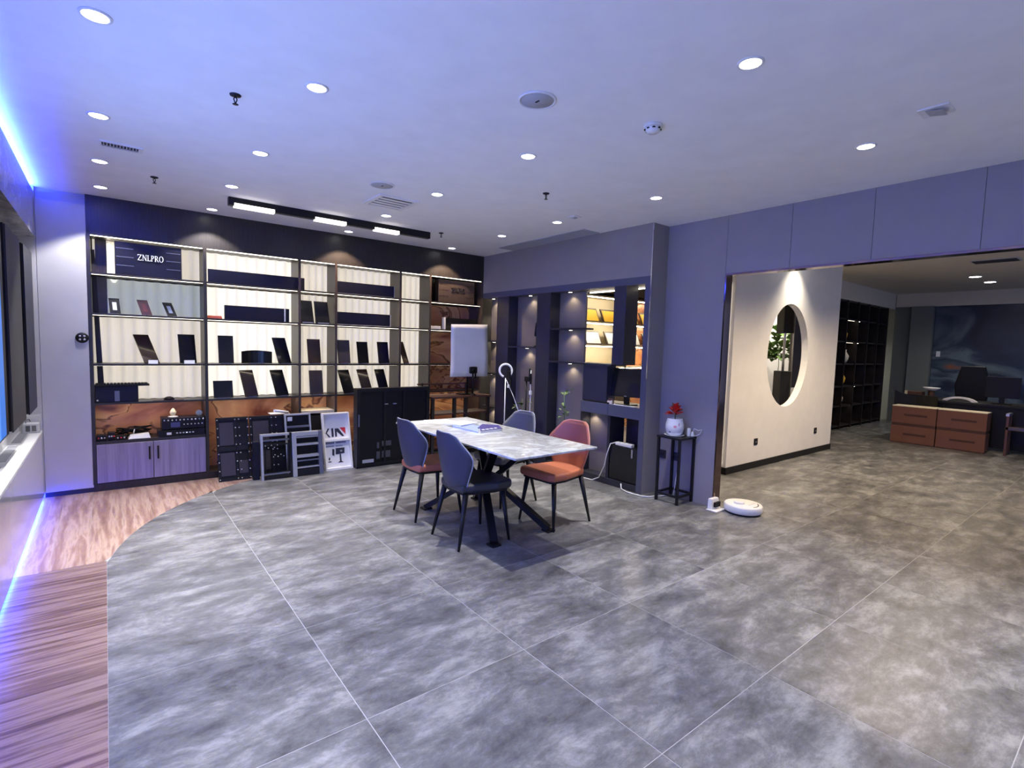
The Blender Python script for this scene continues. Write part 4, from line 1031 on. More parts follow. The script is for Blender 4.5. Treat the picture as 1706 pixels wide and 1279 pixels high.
# things on the table
solo('paper_folder', MB().prism([(2.40, 4.40), (2.52, 3.95), (2.66, 3.98), (2.62, 4.36)], 'z', .75, .756), M_paper, 'thin white folder at the far end of the table', 'folder')
solo('white_booklet', MB().prism([(2.42, 4.02), (2.48, 3.855), (2.72, 3.93), (2.66, 4.10)], 'z', .7645, .776), M_paper, 'white booklet lying on the blue brochures', 'booklet')
t_ = thing('blue_brochure', 'pale blue brochure between the white booklet and the purple book', 'brochure', (2.55, 3.72, .75))
part('cover', MB().prism([(2.435, 3.93), (2.62, 4.00), (2.66, 3.80), (2.59, 3.752), (2.462, 3.56)], 'z', .750, .7640), M_bluepr, t_)
bk = thing('purple_book', 'dark purple book with white lettering on its cover', 'book', (2.65, 3.66, .75))
part('pages', MB().prism([(2.475, 3.545), (2.71, 3.56), (2.79, 3.72), (2.70, 3.84), (2.60, 3.74)], 'z', .750, .7705), M_paper, bk)
part('cover', MB().prism([(2.472, 3.540), (2.714, 3.556), (2.794, 3.72), (2.703, 3.845), (2.60, 3.745)], 'z', .7705, .774), M_purple, bk)
for k in range(4):
    a = 2.505 + k * .048
    part('cover_mark', MB().prism([(a, 3.556 + k * .006), (a + .030, 3.560 + k * .006), (a + .036, 3.595 + k * .006), (a + .006, 3.590 + k * .006)], 'z', .774, .7748), M_paper, bk)

# ------------------------------------------------------------------ chairs
RZ = [.395, .43, .48, .54, .60, .655, .70, .75, .795, .83, .848]
HW = [.130, .152, .176, .202, .224, .236, .228, .198, .165, .138, .090]
RXO = [-.150, -.185, -.205, -.222, -.236, -.247, -.255, -.262, -.267, -.270, -.271]
def smooth_rows(n=27):
    P = list(zip(RZ, HW, RXO)); out = []
    for k in range(n):
        t_ = k / (n - 1) * (len(P) - 1); i = min(int(t_), len(P) - 2); f = t_ - i
        p0, p1, p2, p3 = P[max(i - 1, 0)], P[i], P[i + 1], P[min(i + 2, len(P) - 1)]
        out.append(tuple(.5 * (2 * b + (c - a) * f + (2 * a - 5 * b + 4 * c - d) * f * f + (3 * b - a - 3 * c + d) * f ** 3) for a, b, c, d in zip(p0, p1, p2, p3)))
    return out
ROWS = smooth_rows()
def make_chair(name, label, m_leather, m_pipe, m_seat):
    t_ = thing(name, label, 'chair', (0, 0, 0), 0, 'chairs around the marble table')
    n = 14; vs = []; fs = []; rows_ = len(ROWS)
    for side in (0, 1):
        for z, hw, xo in ROWS:
            for k in range(n + 1):
                u = 2 * k / n - 1; wrap = .105 * u * u * (hw / .238) ** 2
                edge = min(1.0, (1 - abs(u)) * 6) * .5 + .5
                topf = 1.0 if z < .83 else .7
                vs.append((xo + wrap + (.024 if side == 0 else -.006) * edge * topf, u * hw, z))
    st = rows_ * (n + 1)
    for r_ in range(rows_ - 1):
        for k in range(n):
            a = r_ * (n + 1) + k
            fs.append((a, a + 1, a + n + 2, a + n + 1)); fs.append((st + a, st + a + n + 1, st + a + n + 2, st + a + 1))
    rim = [k for k in range(n + 1)] + [r_ * (n + 1) + n for r_ in range(1, rows_)] + [(rows_ - 1) * (n + 1) + k for k in range(n - 1, -1, -1)] + [r_ * (n + 1) for r_ in range(rows_ - 2, 0, -1)]
    for k in range(len(rim)):
        a, b = rim[k], rim[(k + 1) % len(rim)]; fs.append((a, st + a, st + b, b))
    mb = MB(); mb._add(vs, fs, True)
    part('backrest', mb, m_leather, t_, local=True)
    pl = [((vs[i][0] + vs[st + i][0]) / 2, vs[i][1], vs[i][2]) for i in rim if i >= n + 1 or i in (0, n)]
    order = [i for i in rim if not (0 < i < n)]
    order = order[1:] + order[:1]
    part('piping', MB().tube([((vs[i][0] + vs[st + i][0]) / 2, vs[i][1] * 1.006, vs[i][2]) for i in order], .0055, 6), m_pipe, t_, local=True)
    poly = [(-.18, -.165), (.10, -.215), (.235, -.205), (.262, -.17), (.268, 0), (.262, .17), (.235, .205), (.10, .215), (-.18, .165), (-.195, 0)]
    part('seat', MB().prism(poly, 'z', .405, .470), m_seat, t_, bev=.022, seg=3, local=True)
    part('seat_base', MB().prism([(p[0] * .9, p[1] * .9) for p in poly], 'z', .388, .407), M_black, t_, local=True)
    for sx in (-1, 1):
        for sy in (-1, 1):
            part('leg', MB().tube([(sx * .165 + .02, sy * .155, .398), (sx * .225, sy * .205, 0.0)], .0225, 12, .0095), M_blacksat, t_, local=True)
    return t_
def copy_tree(o, parent=None):
    c = o.copy(); C.objects.link(c); c.parent = parent
    for ch in list(o.children): copy_tree(ch, c)
    return c
c1 = make_chair('dining_chair', 'slate blue leather chair with tan seat, left side far end of the table', M_leathblue, M_pipeb, M_leathorange)
c1.location = (2.225, 3.985, 0)
c2 = make_chair('dining_chair', 'slate blue leather chair nearest the viewer with its back turned', M_leathblue, M_pipeb, M_seatdark)
c2.location = (2.205, 3.265, 0); c2.rotation_euler.z = -.03
c3 = make_chair('dining_chair', 'burnt orange leather chair on the right side of the table', M_leathorange, M_pipeo, M_leathorange)
c3.location = (3.03, 3.19, 0); c3.rotation_euler.z = math.pi + .06
c4 = make_chair('dining_chair', 'grey leather chair behind the far right corner of the table', M_leathgrey, M_pipeb, M_leathgrey)
c4.location = (3.03, 3.90, 0); c4.rotation_euler.z = math.pi + .05

# ------------------------------------------------------------------ media wall contents
t_ = thing('video_screen', 'large blue video wall screen in the left niche', 'screen', (-.50, 2.4, .85))
part('bezel', MB().box(-.640, -.482, .45, 4.42, .862, 2.165), M_black, t_)
part('picture', MB().box(-.482, -.478, .50, 4.285, .875, 2.145), M_screen, t_)
part('bracket', MB().box(-.640, -.60, .8, .9, .862, .90).box(-.640, -.60, 4.0, 4.1, .862, .90), M_black, t_)
for (a, b, lab) in ((4.50, 5.19, 'wide black column speaker beside the video screen'), (5.405, 5.985, 'black column speaker nearest the white door')):
    s_ = thing('column_speaker', lab, 'speaker', (-.53, (a + b) / 2, .62), group='niche speakers')
    part('cabinet', MB().box(-.640, -.478, a, b, .862, 2.165), M_black, s_, bev=.003)
    part('grille', MB().box(-.478, -.470, a + .006, b - .006, .856, 2.159), M_panelnavy if a > 5 else mat('speaker_cloth', (.022, .021, .026), .7), s_)
    part('wall_bracket', MB().box(-.640, -.60, a + .1, b - .1, .86, .863), M_black, s_)
t_ = thing('acrylic_case', 'clear acrylic case with a white socket block at the end of the ledge', 'case', (-.52, 6.11, .62))
part('cover', MB().box(-.585, -.465, 6.03, 6.18, .62, .768), M_acrylic, t_)
part('socket_block', MB().box(-.575, -.475, 6.05, 6.17, .621, .70), M_plasticw, t_, bev=.003)
for xx in (-.557, -.517):
    part('socket', MB().box(xx, xx + .028, 6.047, 6.05, .635, .685), M_black, t_)
part('wire', MB().tube([(-.56, 6.10, .70), (-.555, 6.06, .735), (-.53, 6.02, .745), (-.52, 5.99, .73)], .003, 6), M_black, t_)

# ------------------------------------------------------------------ ceiling fittings
DX = [0, .862, 2.240, 3.630]
DY = [1.225, 2.735, 3.935, 4.945, 5.965, -.20, -1.60]  # last two rows are added out of view to brighten the ceiling
cn = ['nearest the blue cove', 'second from the blue cove', 'third from the blue cove', 'nearest the grey wall']
rn = ['in the foremost row', 'in the second row', 'in the third row', 'in the fourth row', 'in the row along the shelving', 'in the added unseen row just behind the viewer', 'in the added unseen rearmost row behind the viewer']
for j, yy in enumerate(DY):
    for i, xx in enumerate(DX):
        if j == 0 and i < 2: pass
        yj = yy + (-.17 if (i == 0 and j == 4) else 0) + (-.08 if i == 3 and j == 3 else 0)
        t_ = thing('downlight', 'recessed downlight %s, %s' % (cn[i], rn[j]), 'lamp', (xx, yj, HC), group='recessed downlights')
        part('trim_ring', MB().lathe([(.056, 0), (.056, -.004), (.046, -.006), (.044, -.003), (.044, 0)], (xx, yj, HC), 28), M_plasticw, t_)
        part('diffuser', MB().lathe([(.043, -.0005), (.043, -.0035), (0, -.004)], (xx, yj, HC), 28), M_disc, t_)
        warm = (j == 4 and i >= 2)
        spot('downlight_lamp', (xx, yj, HC - .012), DOWN_W * (.28 if j == 4 else 1), 104 if j == 4 else 60, .3 if j == 4 else 1.0, (1, .74, .50) if warm else (1, .965, .925), t_, .014)

t_ = thing('linear_light', 'black linear ceiling light with three lit segments before the shelving', 'lamp', (1.92, 5.34, HC - .075))
part('housing', MB().box(.90, 2.945, 5.31, 5.37, HC - .072, HC), M_black, t_, bev=.002)
for (a, b) in ((.945, 1.285), (1.66, 1.97), (2.28, 2.56)):
    part('diffuser', MB().box(a, b, 5.305, 5.366, HC - .082, HC - .050), mat('linear_diffuser', (1, 1, 1), .5, emit=(1, .90, .76), es=4.5), t_)

def round_grille(x, y, r, label):
    t_ = thing('ceiling_speaker', label, 'speaker', (x, y, HC), group='ceiling speakers')
    part('rim', MB().lathe([(r, 0), (r, -.006), (r * .9, -.009), (r * .88, -.004)], (x, y, HC), 36), M_plasticw, t_)
    part('grille', MB().lathe([(r * .88, -.002), (r * .86, -.006), (0, -.008)], (x, y, HC), 36), M_greyvent, t_)
    part('badge', MB().box(x - .004, x + .004, y - .013, y + .013, HC - .0105, HC - .007), M_black, t_)
round_grille(1.77, 2.10, .098, 'round ceiling speaker grille nearer the viewer')
round_grille(1.784, 4.02, .098, 'round ceiling speaker grille beside the square air diffuser')

t_ = thing('air_diffuser', 'square white ceiling air diffuser with slanted louvres', 'vent', (2.06, 4.45, HC))
part('frame', MB().box(1.87, 2.25, 4.25, 4.29, HC - .012, HC).box(1.87, 2.25, 4.61, 4.65, HC - .012, HC).box(1.87, 1.91, 4.29, 4.61, HC - .012, HC).box(2.21, 2.25, 4.29, 4.61, HC - .012, HC), M_plasticw, t_)
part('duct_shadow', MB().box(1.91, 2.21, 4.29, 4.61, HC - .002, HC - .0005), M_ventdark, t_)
for k in range(4):
    yy = 4.328 + k * .074
    part('louvre', MB().box(1.916, 2.204, yy, yy + .048, HC - .011, HC - .008), M_plasticw, t_)
t_ = thing('wall_side_vent', 'small rectangular louvred vent near the blue cove', 'vent', (.12, 4.45, HC))
part('frame', MB().box(0, .235, 4.395, 4.41, HC - .01, HC).box(0, .235, 4.50, 4.515, HC - .01, HC).box(0, .012, 4.41, 4.50, HC - .01, HC).box(.21, .235, 4.41, 4.50, HC - .01, HC), M_plasticw, t_)
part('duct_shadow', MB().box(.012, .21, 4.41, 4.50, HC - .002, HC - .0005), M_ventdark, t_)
for k in range(11): part('louvre', MB().box(.020 + k * .0175, .026 + k * .0175, 4.41, 4.50, HC - .010, HC - .001), M_greyvent, t_)
t_ = thing('corner_vent', 'small tilted rectangular vent near the upper right of the ceiling', 'vent', (3.36, .83, HC))
part('frame', MB().box(3.29, 3.42, .765, .895, HC - .008, HC), M_plasticw, t_, bev=.002)
part('flap', MB().hexa([(3.31, .79, HC - .022), (3.40, .79, HC - .022), (3.40, .80, HC - .022), (3.31, .80, HC - .022), (3.31, .86, HC - .007), (3.40, .86, HC - .007), (3.40, .87, HC - .007), (3.31, .87, HC - .007)]), M_greyvent, t_)
t_ = thing('return_grille', 'long flush return air grille in the ceiling along the beam', 'vent', (4.16, 4.71, HC))
part('frame', MB().box(4.03, 4.285, 3.955, 3.975, HC - .008, HC).box(4.03, 4.285, 5.455, 5.475, HC - .008, HC).box(4.03, 4.05, 3.975, 5.455, HC - .008, HC).box(4.265, 4.285, 3.975, 5.455, HC - .008, HC), M_greyvent, t_)
for k in range(14): part('slat', MB().box(4.053 + k * .0153, 4.064 + k * .0153, 3.975, 5.455, HC - .006, HC - .001), M_greyvent, t_)
t_ = thing('smoke_detector', 'white domed smoke detector on the ceiling', 'detector', (2.454, 1.895, HC))
part('base', MB().lathe([(.052, 0), (.052, -.010), (.046, -.014)], (2.454, 1.895, HC), 28), M_plasticw, t_)
part('dome', MB().lathe([(.043, -.010), (.040, -.030), (.028, -.042), (0, -.045)], (2.454, 1.895, HC), 28), M_plasticw, t_)
for k in range(8):
    a = k * math.pi / 4
    part('slot', MB().box(2.454 + .041 * math.cos(a) - .006, 2.454 + .041 * math.cos(a) + .006, 1.895 + .041 * math.sin(a) - .006, 1.895 + .041 * math.sin(a) + .006, HC - .027, HC - .021), M_black, t_)
t_ = thing('square_detector', 'small square ceiling sensor near the partition beam', 'detector', (3.60, 3.66, HC))
part('plate', MB().box(3.55, 3.65, 3.61, 3.71, HC - .008, HC), M_plasticw, t_, bev=.002)
part('core', MB().box(3.58, 3.62, 3.64, 3.68, HC - .016, HC - .007), M_greyvent, t_)
for (xx, yy, nm) in ((.563, 3.105, 'largest dark sprinkler head, upper left of the ceiling'), (.34, 5.119, 'small dark sprinkler head near the shelving left end'), (2.887, 3.276, 'dark sprinkler head between two downlights right of the air diffuser'), (3.05, 5.25, 'small dark sprinkler head beyond the end of the linear light')):
    t_ = thing('sprinkler', nm, 'sprinkler', (xx, yy, HC), group='ceiling sprinklers')
    part('rosette', MB().lathe([(.028, 0), (.026, -.006), (.012, -.010)], (xx, yy, HC), 20), M_blacksat, t_)
    part('frame', MB().tube([(xx, yy, HC - .008), (xx - .008, yy, HC - .022), (xx, yy, HC - .046)], .0032, 6).tube([(xx, yy, HC - .008), (xx + .008, yy, HC - .022), (xx, yy, HC - .046)], .0032, 6), M_blacksat, t_)
    part('deflector', MB().lathe([(.004, -.044), (.015, -.047), (.014, -.049), (0, -.049)], (xx, yy, HC), 14), M_blacksat, t_)

# ------------------------------------------------------------------ rooms beyond: white wall with round window
FC = 2.93
struct('ceiling_far', MB().box(RX2 + .101, 15.0, -3.0, 6.9, FC, FC + .1), M_farceil, 'beige ceiling of the office beyond the opening')
wy0, wy1, wx0, wx1 = 3.24, 3.33, 5.91, 9.05
ex, ez, ea, eb = 7.40, 1.468, .61, .705
n = 56
ov = [(ex + ea * math.cos(2 * math.pi * k / n), ez + eb * math.sin(2 * math.pi * k / n)) for k in range(n)]
def ray_box(a):
    c_, s_ = math.cos(a), math.sin(a); t_ = 1e9
    if c_ > 1e-9: t_ = min(t_, (wx1 - ex) / c_)
    if c_ < -1e-9: t_ = min(t_, (wx0 - ex) / c_)
    if s_ > 1e-9: t_ = min(t_, (FC - ez) / s_)
    if s_ < -1e-9: t_ = min(t_, (0 - ez) / s_)
    return (ex + t_ * c_, ez + t_ * s_)
angs = [math.atan2(p[1] - ez, p[0] - ex) for p in ov]
corners = [math.atan2(b - ez, a - ex) for a in (wx0, wx1) for b in (0, FC)]
al = sorted(set([round(a, 6) for a in angs + corners]))
def ell(a):
    r_ = 1 / math.sqrt((math.cos(a) / ea) ** 2 + (math.sin(a) / eb) ** 2); return (ex + r_ * math.cos(a), ez + r_ * math.sin(a))
mb = MB(); vs = []
for a in al:
    i_, o_ = ell(a), ray_box(a)
    vs += [(i_[0], wy0, i_[1]), (o_[0], wy0, o_[1]), (i_[0], wy1, i_[1]), (o_[0], wy1, o_[1])]
fs = []
m_ = len(al)
for k in range(m_):
    a, b = 4 * k, 4 * ((k + 1) % m_)
    fs += [(a, b, b + 1, a + 1), (a + 2, a + 3, b + 3, b + 2), (a, a + 2, b + 2, b), (a + 1, b + 1, b + 3, a + 3)]
mb._add(vs, fs)
ww = struct('wall_screen', mb, M_whitewall, 'warm white partition wall with a round window')
bb = struct('baseboard_screen', MB().box(wx0 - .006, wx1 + .006, wy0 - .012, wy0 - .001, 0, .085).box(wx0 - .012, wx0 - .001, wy0 - .012, wy1, 0, .085), M_black, 'black skirting of the white partition wall')
mbl = MB()
for k in range(40): mbl.box(wx0 - .012, wx0 - .002, wy1 - .022, wy1 - .006, .12 + k * .055, .12 + k * .055 + (.04 if k < 26 else .055))
part('edge_light', mbl, M_ledsoft, ww)
for (xx, nm) in ((6.62, 'dark socket plate low on the white wall, left one'), (8.45, 'dark socket plate low on the white wall, right one')):
    t_ = thing('wall_socket', nm, 'socket', (xx, wy0, .30), group='sockets on the white wall')
    part('plate', MB().box(xx - .043, xx + .043, wy0 - .01, wy0, .30, .386), M_black, t_, bev=.003)
    part('hole', MB().box(xx - .014, xx - .008, wy0 - .0115, wy0 - .01, .33, .35).box(xx + .008, xx + .014, wy0 - .0115, wy0 - .01, .33, .35), M_greyvent, t_)
# pendant with two black prisms seen through the round window
t_ = thing('prism_pendant', 'black two part prism pendant hanging behind the round window', 'lamp', (8.10, 3.62, .70))
for (z0, z1) in ((1.80, 2.22), (.70, 1.23)):
    hexp = [(8.10 + .13 * math.cos(math.radians(60 * k + 15)), 3.62 + .13 * math.sin(math.radians(60 * k + 15))) for k in range(6)]
    part('prism', MB().prism(hexp, 'z', z0, z1), M_black, t_, bev=.006)
part('rod', MB().tube([(8.10, 3.62, .9), (8.10, 3.62, FC)], .018, 10), M_steel, t_)
part('side_rod', MB().tube([(8.25, 3.56, .72), (8.25, 3.56, FC)], .012, 8), M_steel, t_)
# plant behind
leafy('indoor_tree', 'leafy green indoor tree seen through the round window', 'plant', 10.91, 4.98, 0, 2.05, 150, .42, M_leaf, M_terr, .95, 9, .24)
struct('wall_office_side', MB().box(9.75, 10.9, 4.20, 4.26, .88, FC), mat('dark_grey_panel', (.05, .045, .048), .5), 'dark grey wall panel behind the round window')
struct('wall_rear', MB().box(RX2 + .31, 15.0, 6.56, 6.66, 0, FC), M_whitewall, 'cream rear wall of the back room')
struct('wall_tree_panel', MB().box(10.6, 14.0, 5.75, 5.80, 0, FC), M_whitewall, 'pale wall behind the indoor tree')
part('glow_strip', MB().box(8.9, 8.94, 6.54, 6.56, .3, 2.6), M_ledsoft, bpy.data.objects['wall_rear'])

# certificate shelving in the back room, seen through the cubbies
t_ = thing('certificate_shelving', 'lit cream shelving with framed certificates behind the cubby partition', 'shelving', (6.8, 6.3, 0))
part('back', MB().box(4.95, 7.45, 6.42, 6.45, .0, 2.5), M_cream, t_)
part('back', MB().box(7.45, 8.8, 6.42, 6.45, .0, 2.5), M_onyx, t_)
for zz in (1.15, 1.53, 1.92, 2.37):
    part('shelf', MB().box(4.95, 8.8, 6.12, 6.42, zz, zz + .022), M_cream, t_)
    part('light_strip', MB().box(4.97, 8.78, 6.125, 6.14, zz - .012, zz - .001), M_ledrear, t_)
part('top_box', MB().box(4.95, 8.8, 6.12, 6.42, 2.45, FC), M_darkbrown, t_)
part('side', MB().box(7.43, 7.46, 6.11, 6.42, 0, 2.45), M_darkbrown, t_)
for row, (zz, hh) in enumerate(((1.942, .24), (1.552, .24))):
    for k in range(7):
        xx = 5.30 + k * .54 + (.12 if row else 0)
        if xx > 8.2: continue
        gold = row == 0
        lab = ('gold certificate' if gold else 'pale certificate') + ' in a dark frame, number %s from the left on the %s shelf' % (['one', 'two', 'three', 'four', 'five', 'six', 'seven'][k], 'upper' if gold else 'lower')
        f_ = thing('framed_certificate', lab, 'certificate', (xx, 6.2, zz), group='framed certificates')
        w = .44 if gold else .40
        part('frame', MB().hexa([(xx, 6.20, zz), (xx + w, 6.20, zz), (xx + w, 6.22, zz), (xx, 6.22, zz), (xx - .03, 6.28, zz + hh), (xx + w - .03, 6.28, zz + hh), (xx + w - .03, 6.30, zz + hh), (xx - .03, 6.30, zz + hh)]), M_darkbrown, f_)
        e = .025
        part('sheet', MB().hexa([(xx + e - .003, 6.201, zz + e), (xx + w - e - .003, 6.201, zz + e), (xx + w - e - .003, 6.212, zz + e), (xx + e - .003, 6.212, zz + e), (xx + e - .027, 6.266, zz + hh - e), (xx + w - e - .027, 6.266, zz + hh - e), (xx + w - e - .027, 6.28, zz + hh - e), (xx + e - .027, 6.28, zz + hh - e)]), M_gold if gold else M_paper, f_)

# ------------------------------------------------------------------ far office
t_ = thing('dark_bookcase', 'tall dark bookcase with faint lit shelves in the far office', 'bookcase', (12.0, 4.1, 0))
part('back', MB().box(11.0, 14.0, 4.28, 4.33, 0, 2.585), mat('walnut_back', (.11, .06, .042), .5), t_)
for k in range(6):
    xx = 11.0 + k * .59
    part('divider', MB().box(xx, xx + .03, 4.0, 4.28, 0, 2.585), M_dark, t_)
for zz in (.05, .45, .85, 1.3, 1.75, 2.2, 2.55):
    part('shelf', MB().box(11.0, 13.98, 4.02, 4.28, zz, zz + .03), M_dark, t_)
for zz in (.45, .85, 2.2, 1.75):
    part('light_strip', MB().box(12.25, 12.42, 4.05, 4.06, zz - .008, zz - .001), M_ledsoft, t_); part('light_strip', MB().box(11.62, 12.15, 4.06, 4.075, zz - .004, zz - .001), M_ledmid, t_)  # the longer dim strips are added, concealed, to brighten the bookcase
for k, (xx, zz, mm, nm) in enumerate(((11.80, 1.78, M_gold, 'amber vase on the upper shelf of the dark bookcase'), (11.95, 1.33, M_cream, 'cream vase on the middle shelf of the dark bookcase'), (11.85, .88, M_gold, 'amber jar on the third lowest shelf of the dark bookcase'), (11.80, .48, M_cream, 'cream jar low in the dark bookcase'))):
    solo('vase', MB().lathe([(.05, 0), (.09, .08), (.10, .15), (.05, .24), (.055, .28), (.045, .28), (0, .05)], (xx, 4.15, zz), 18), mm, nm, 'vase')
struct('wall_office_fascia', MB().box(11.0, 14.4, 4.0, 4.33, 2.586, FC), M_farceil, 'beige fascia above the dark bookcase')
struct('wall_far', MB().box(14.60, 14.8, -3, 6.56, 0, FC), M_farcol, 'grey green end wall of the far office')
struct('wall_mural', MB().box(14.50, 14.60, -2.0, 3.27, 0, 2.63), M_mural, 'dark blue cloud mural on the end wall')
struct('wall_mural_fascia', MB().box(14.44, 14.60, -3.0, 4.0, 2.631, FC), M_farceil, 'beige fascia above the mural')
struct('wall_column', MB().box(14.36, 14.60, 3.28, 3.68, 0, 2.63), M_farcol, 'grey green column left of the mural')
struct('wall_column_inner', MB().box(14.42, 14.60, 3.70, 4.0, 0, 2.63), mat('deep_grey_column', (.09, .10, .10), .6), 'darker grey column beside the bookcase')
solo('wall_thermostat', MB().box(14.48, 14.50, 3.13, 3.20, 1.52, 1.64), M_plasticw, 'small white thermostat at the left edge of the mural', 'thermostat', bev=.004)
# cartons
cl = {(0, 0): 'brown carton, lower left of the stack of four', (1, 0): 'brown carton, lower right of the stack of four', (0, 1): 'brown carton, upper left of the stack with a pale top edge', (1, 1): 'brown carton, upper right of the stack with a taped yellow top edge'}
for (i, r_), lab in cl.items():
    ya = 2.95 - i * .635; yb_ = ya - .62; z0 = .012 + r_ * .335
    t_ = thing('carton', lab, 'carton', (11.05, (ya + yb_) / 2, z0), group='cartons before the desk')
    part('box', MB().box(10.90, 11.20, yb_, ya, z0, z0 + .29), M_carton, t_, bev=.004)
    part('print', MB().box(10.898, 10.90, ya - .50, ya - .18, z0 + .13, z0 + .165), M_tape, t_)
    if r_: part('top_flap', MB().box(10.895, 11.205, yb_, ya, z0 + .29, z0 + .302), M_cream, t_)
    else:
        part('pallet_strip', MB().box(10.905, 11.195, yb_ + .01, ya - .01, 0 if r_ == 0 else z0 - .04, z0), M_tape, t_)
        part('band', MB().box(10.903, 11.197, yb_ + .005, ya - .005, z0 + .29, z0 + .335), M_tape, t_)
t_ = thing('office_desk', 'long black office desk behind the cartons', 'desk', (11.75, 2.1, 0))
part('top', MB().box(11.35, 12.15, .9, 3.0, .72, .76), M_black, t_, bev=.004)
part('modesty_panel', MB().box(11.40, 11.43, 1.0, 2.95, .05, .72), M_black, t_)
part('side', MB().box(11.40, 12.10, .93, .97, 0, .72), M_black, t_); part('side', MB().box(11.40, 12.10, 2.93, 2.97, 0, .72), M_black, t_)
t_ = thing('visitor_chair', 'black low back chair left behind the cartons', 'chair', (11.28, 2.75, 0))
bk2 = MB()
for k in range(8):
    a, b = k / 8, (k + 1) / 8
    f_ = lambda u: (11.26 + .06 * math.sin(math.pi * u), 3.03 - .62 * u, .90 - .07 * min(1, u * 5))
    p, q2 = f_(a), f_(b)
    bk2.hexa([(p[0], p[1], .45), (q2[0], q2[1], .45), (q2[0] + .04, q2[1], .45), (p[0] + .04, p[1], .45), (p[0], p[1], p[2]), (q2[0], q2[1], q2[2]), (q2[0] + .04, q2[1], q2[2]), (p[0] + .04, p[1], p[2])])
part('backrest', bk2, M_black, t_)
part('seat', MB().box(11.22, 11.33, 2.45, 3.0, .42, .48), M_black, t_)
for yy in (2.5, 2.95): part('leg', MB().box(11.23, 11.25, yy, yy + .02, 0, .42), M_steel, t_); part('leg', MB().box(11.31, 11.33, yy, yy + .02, 0, .42), M_steel, t_)
t_ = thing('wooden_case', 'reddish wooden box with a white front edge on the desk', 'box', (11.55, 2.80, .76))
part('body', MB().box(11.45, 11.65, 2.68, 2.92, .76, .88), M_wood2, t_, bev=.004)
part('front_edge', MB().box(11.44, 11.45, 2.89, 2.93, .78, .89), M_cream, t_)
t_ = thing('desk_bowl', 'white rimmed bowl on a dark foot on the desk', 'bowl', (11.6, 2.58, .76))
part('foot', MB().lathe([(.05, 0), (.045, .15), (0, .15)], (11.6, 2.58, .76), 18), M_wood2, t_)
part('bowl', MB().lathe([(.05, .15), (.12, .19), (.125, .205), (.115, .205), (.04, .17), (0, .17)], (11.6, 2.58, .76), 24), M_plasticw, t_)
mb = MB()
for k in range(10):
    a, b = math.radians(15 + 15 * k), math.radians(15 + 15 * (k + 1))
    P = lambda an, r_: (2.16 + r_ * math.cos(an) * .24, .762 + max(0, r_ * math.sin(an) * .10 - .02))
    mb.prism([P(a, 1.0), P(b, 1.0), P(b, .70), P(a, .70)], 'x', 11.45, 11.52)
solo('arched_ornament', mb, M_plasticw, 'white arched ornament lying on the office desk', 'ornament')
t_ = thing('desk_screen', 'black monitor at the right of the office desk', 'monitor', (11.7, 1.65, .76))
part('panel', MB().box(11.68, 11.71, 1.45, 1.88, .86, 1.21), M_black, t_, bev=.004)
part('stand', MB().box(11.68, 11.71, 1.63, 1.70, .77, .87).box(11.62, 11.78, 1.55, 1.78, .76, .775), M_black, t_)
t_ = thing('office_chair', 'dark high back office chair behind the desk', 'chair', (12.5, 2.2, 0))
part('backrest', MB().prism([(2.0, .62), (2.42, .62), (2.46, 1.0), (2.38, 1.36), (2.04, 1.36), (1.96, 1.0)], 'x', 12.55, 12.62), M_black, t_, bev=.02, seg=3)
part('seat', MB().box(12.22, 12.62, 1.98, 2.44, .45, .54), M_black, t_, bev=.03, seg=3)
part('post', MB().tube([(12.42, 2.2, .08), (12.42, 2.2, .46)], .03), M_steel, t_)
for k in range(5):
    a = k * 1.2566
    part('leg', MB().tube([(12.42, 2.2, .09), (12.42 + .28 * math.cos(a), 2.2 + .28 * math.sin(a), .03)], .018), M_black, t_)
t_ = thing('side_armchair', 'dark wooden armchair at the right edge behind the desk', 'chair', (11.6, 1.2, 0))
part('seat', MB().box(11.0, 11.3, 1.05, 1.5, .40, .46), M_panelbrown, t_, bev=.01)
part('arm', MB().box(11.0, 11.3, 1.46, 1.50, .62, .66), M_steel, t_)
for (a, b) in ((11.0, 1.06), (11.27, 1.06), (11.0, 1.46), (11.27, 1.46)): part('leg', MB().box(a, a + .03, b, b + .03, 0, .62 if b > 1.4 else .40), M_wood2, t_)
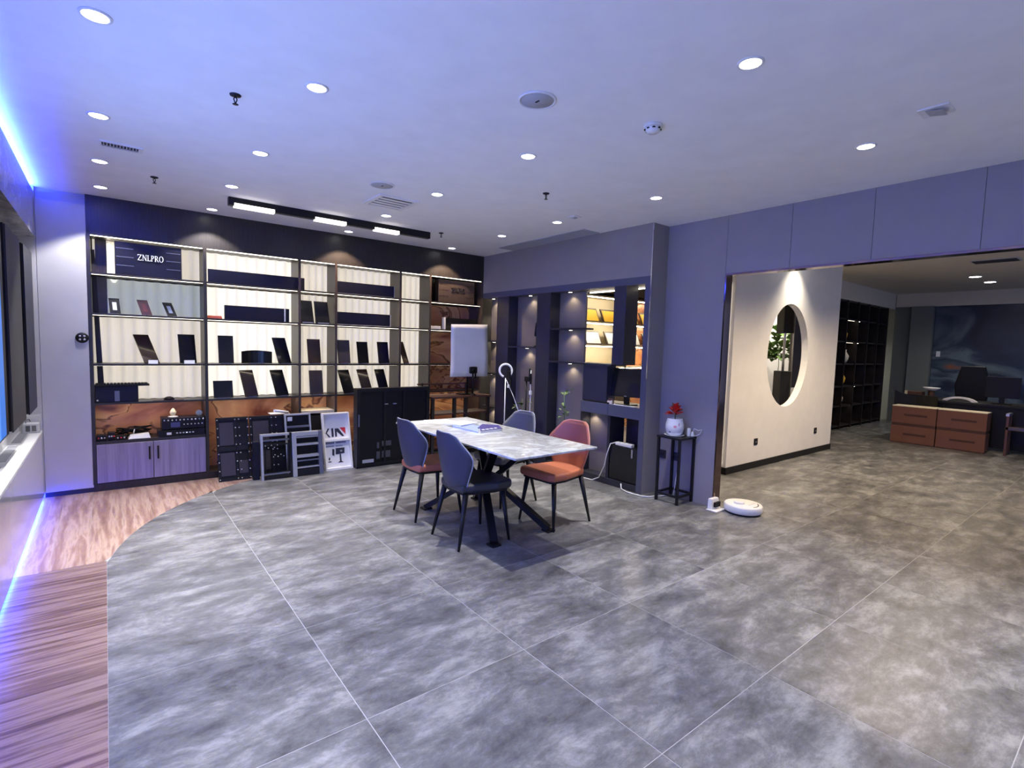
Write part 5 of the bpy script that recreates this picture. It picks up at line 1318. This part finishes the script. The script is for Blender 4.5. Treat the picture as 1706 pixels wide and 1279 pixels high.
# ceiling lights of the office
for k, (xx, yy, on_, nm) in enumerate(((11.98, 2.20, 1, 'first bright round ceiling lamp in the far office'), (12.95, 2.16, 1, 'second bright round ceiling lamp in the far office'), (7.42, 2.98, 0, 'small spot lamp above the round window wall'))):
    t_ = thing('office_downlight', nm, 'lamp', (xx, yy, FC), group='office ceiling lamps')
    part('trim_ring', MB().lathe([(.10, 0), (.10, -.006), (.082, -.008), (.081, 0)], (xx, yy, FC), 28), M_plasticw, t_)
    part('diffuser', MB().lathe([(.08, -.001), (.08, -.006), (0, -.007)], (xx, yy, FC), 28), mat('office_diffuser', (1, 1, 1), .5, emit=(1, .97, .9), es=22), t_)
    if on_: spot('office_lamp', (xx, yy, FC - .03), 60, 150, .8, (1, .93, .80), t_, .08)
    else: spot('office_lamp', (xx, yy, FC - .03), 105, 96, 1.0, (1, .88, .70), t_, .03)
t_ = thing('office_vent', 'dark slotted ceiling vent in the far office', 'vent', (10.2, 1.67, FC))
part('frame', MB().box(10.0, 10.35, 1.40, 1.92, FC - .012, FC), M_greyvent, t_)
for k in range(5): part('slat', MB().box(10.03 + k * .06, 10.06 + k * .06, 1.42, 1.90, FC - .018, FC - .011), M_ventdark, t_)
# lamps of the passage outside the opening, above the frame
for (xx, yy, pw, col, nm) in ((5.4, 1.5, FAR_W, (1, .76, .46), 'passage downlight nearest the opening'), (7.3, 1.7, FAR_W, (1, .76, .46), 'passage downlight before the round window'), (9.2, 1.5, FAR_W * .6, (1, .76, .46), 'passage downlight towards the office'), (6.2, 4.9, FAR_W * .7, (1, .86, .64), 'downlight in the back room behind the partition'), (12.6, 5.0, FAR_W * 1.2, (1, .93, .80), 'added unseen downlight deep in the back room beyond the tree'), (10.5, 4.75, FAR_W * 1.0, (1, .93, .78), 'added unseen downlight over the tree behind the round window')):
    t_ = thing('passage_downlight', nm, 'lamp', (xx, yy, FC), group='passage downlights')  # last two are unseen lamps added to brighten the round window view
    part('trim_ring', MB().lathe([(.056, 0), (.056, -.004), (.047, -.006), (.046, 0)], (xx, yy, FC), 24), M_plasticw, t_)
    part('diffuser', MB().lathe([(.045, -.0005), (.045, -.0035), (0, -.004)], (xx, yy, FC), 24), M_disc, t_)
    spot('passage_lamp', (xx, yy, FC - .012), pw, 140, .7, col, t_, .03)
bpy.context.view_layer.update()
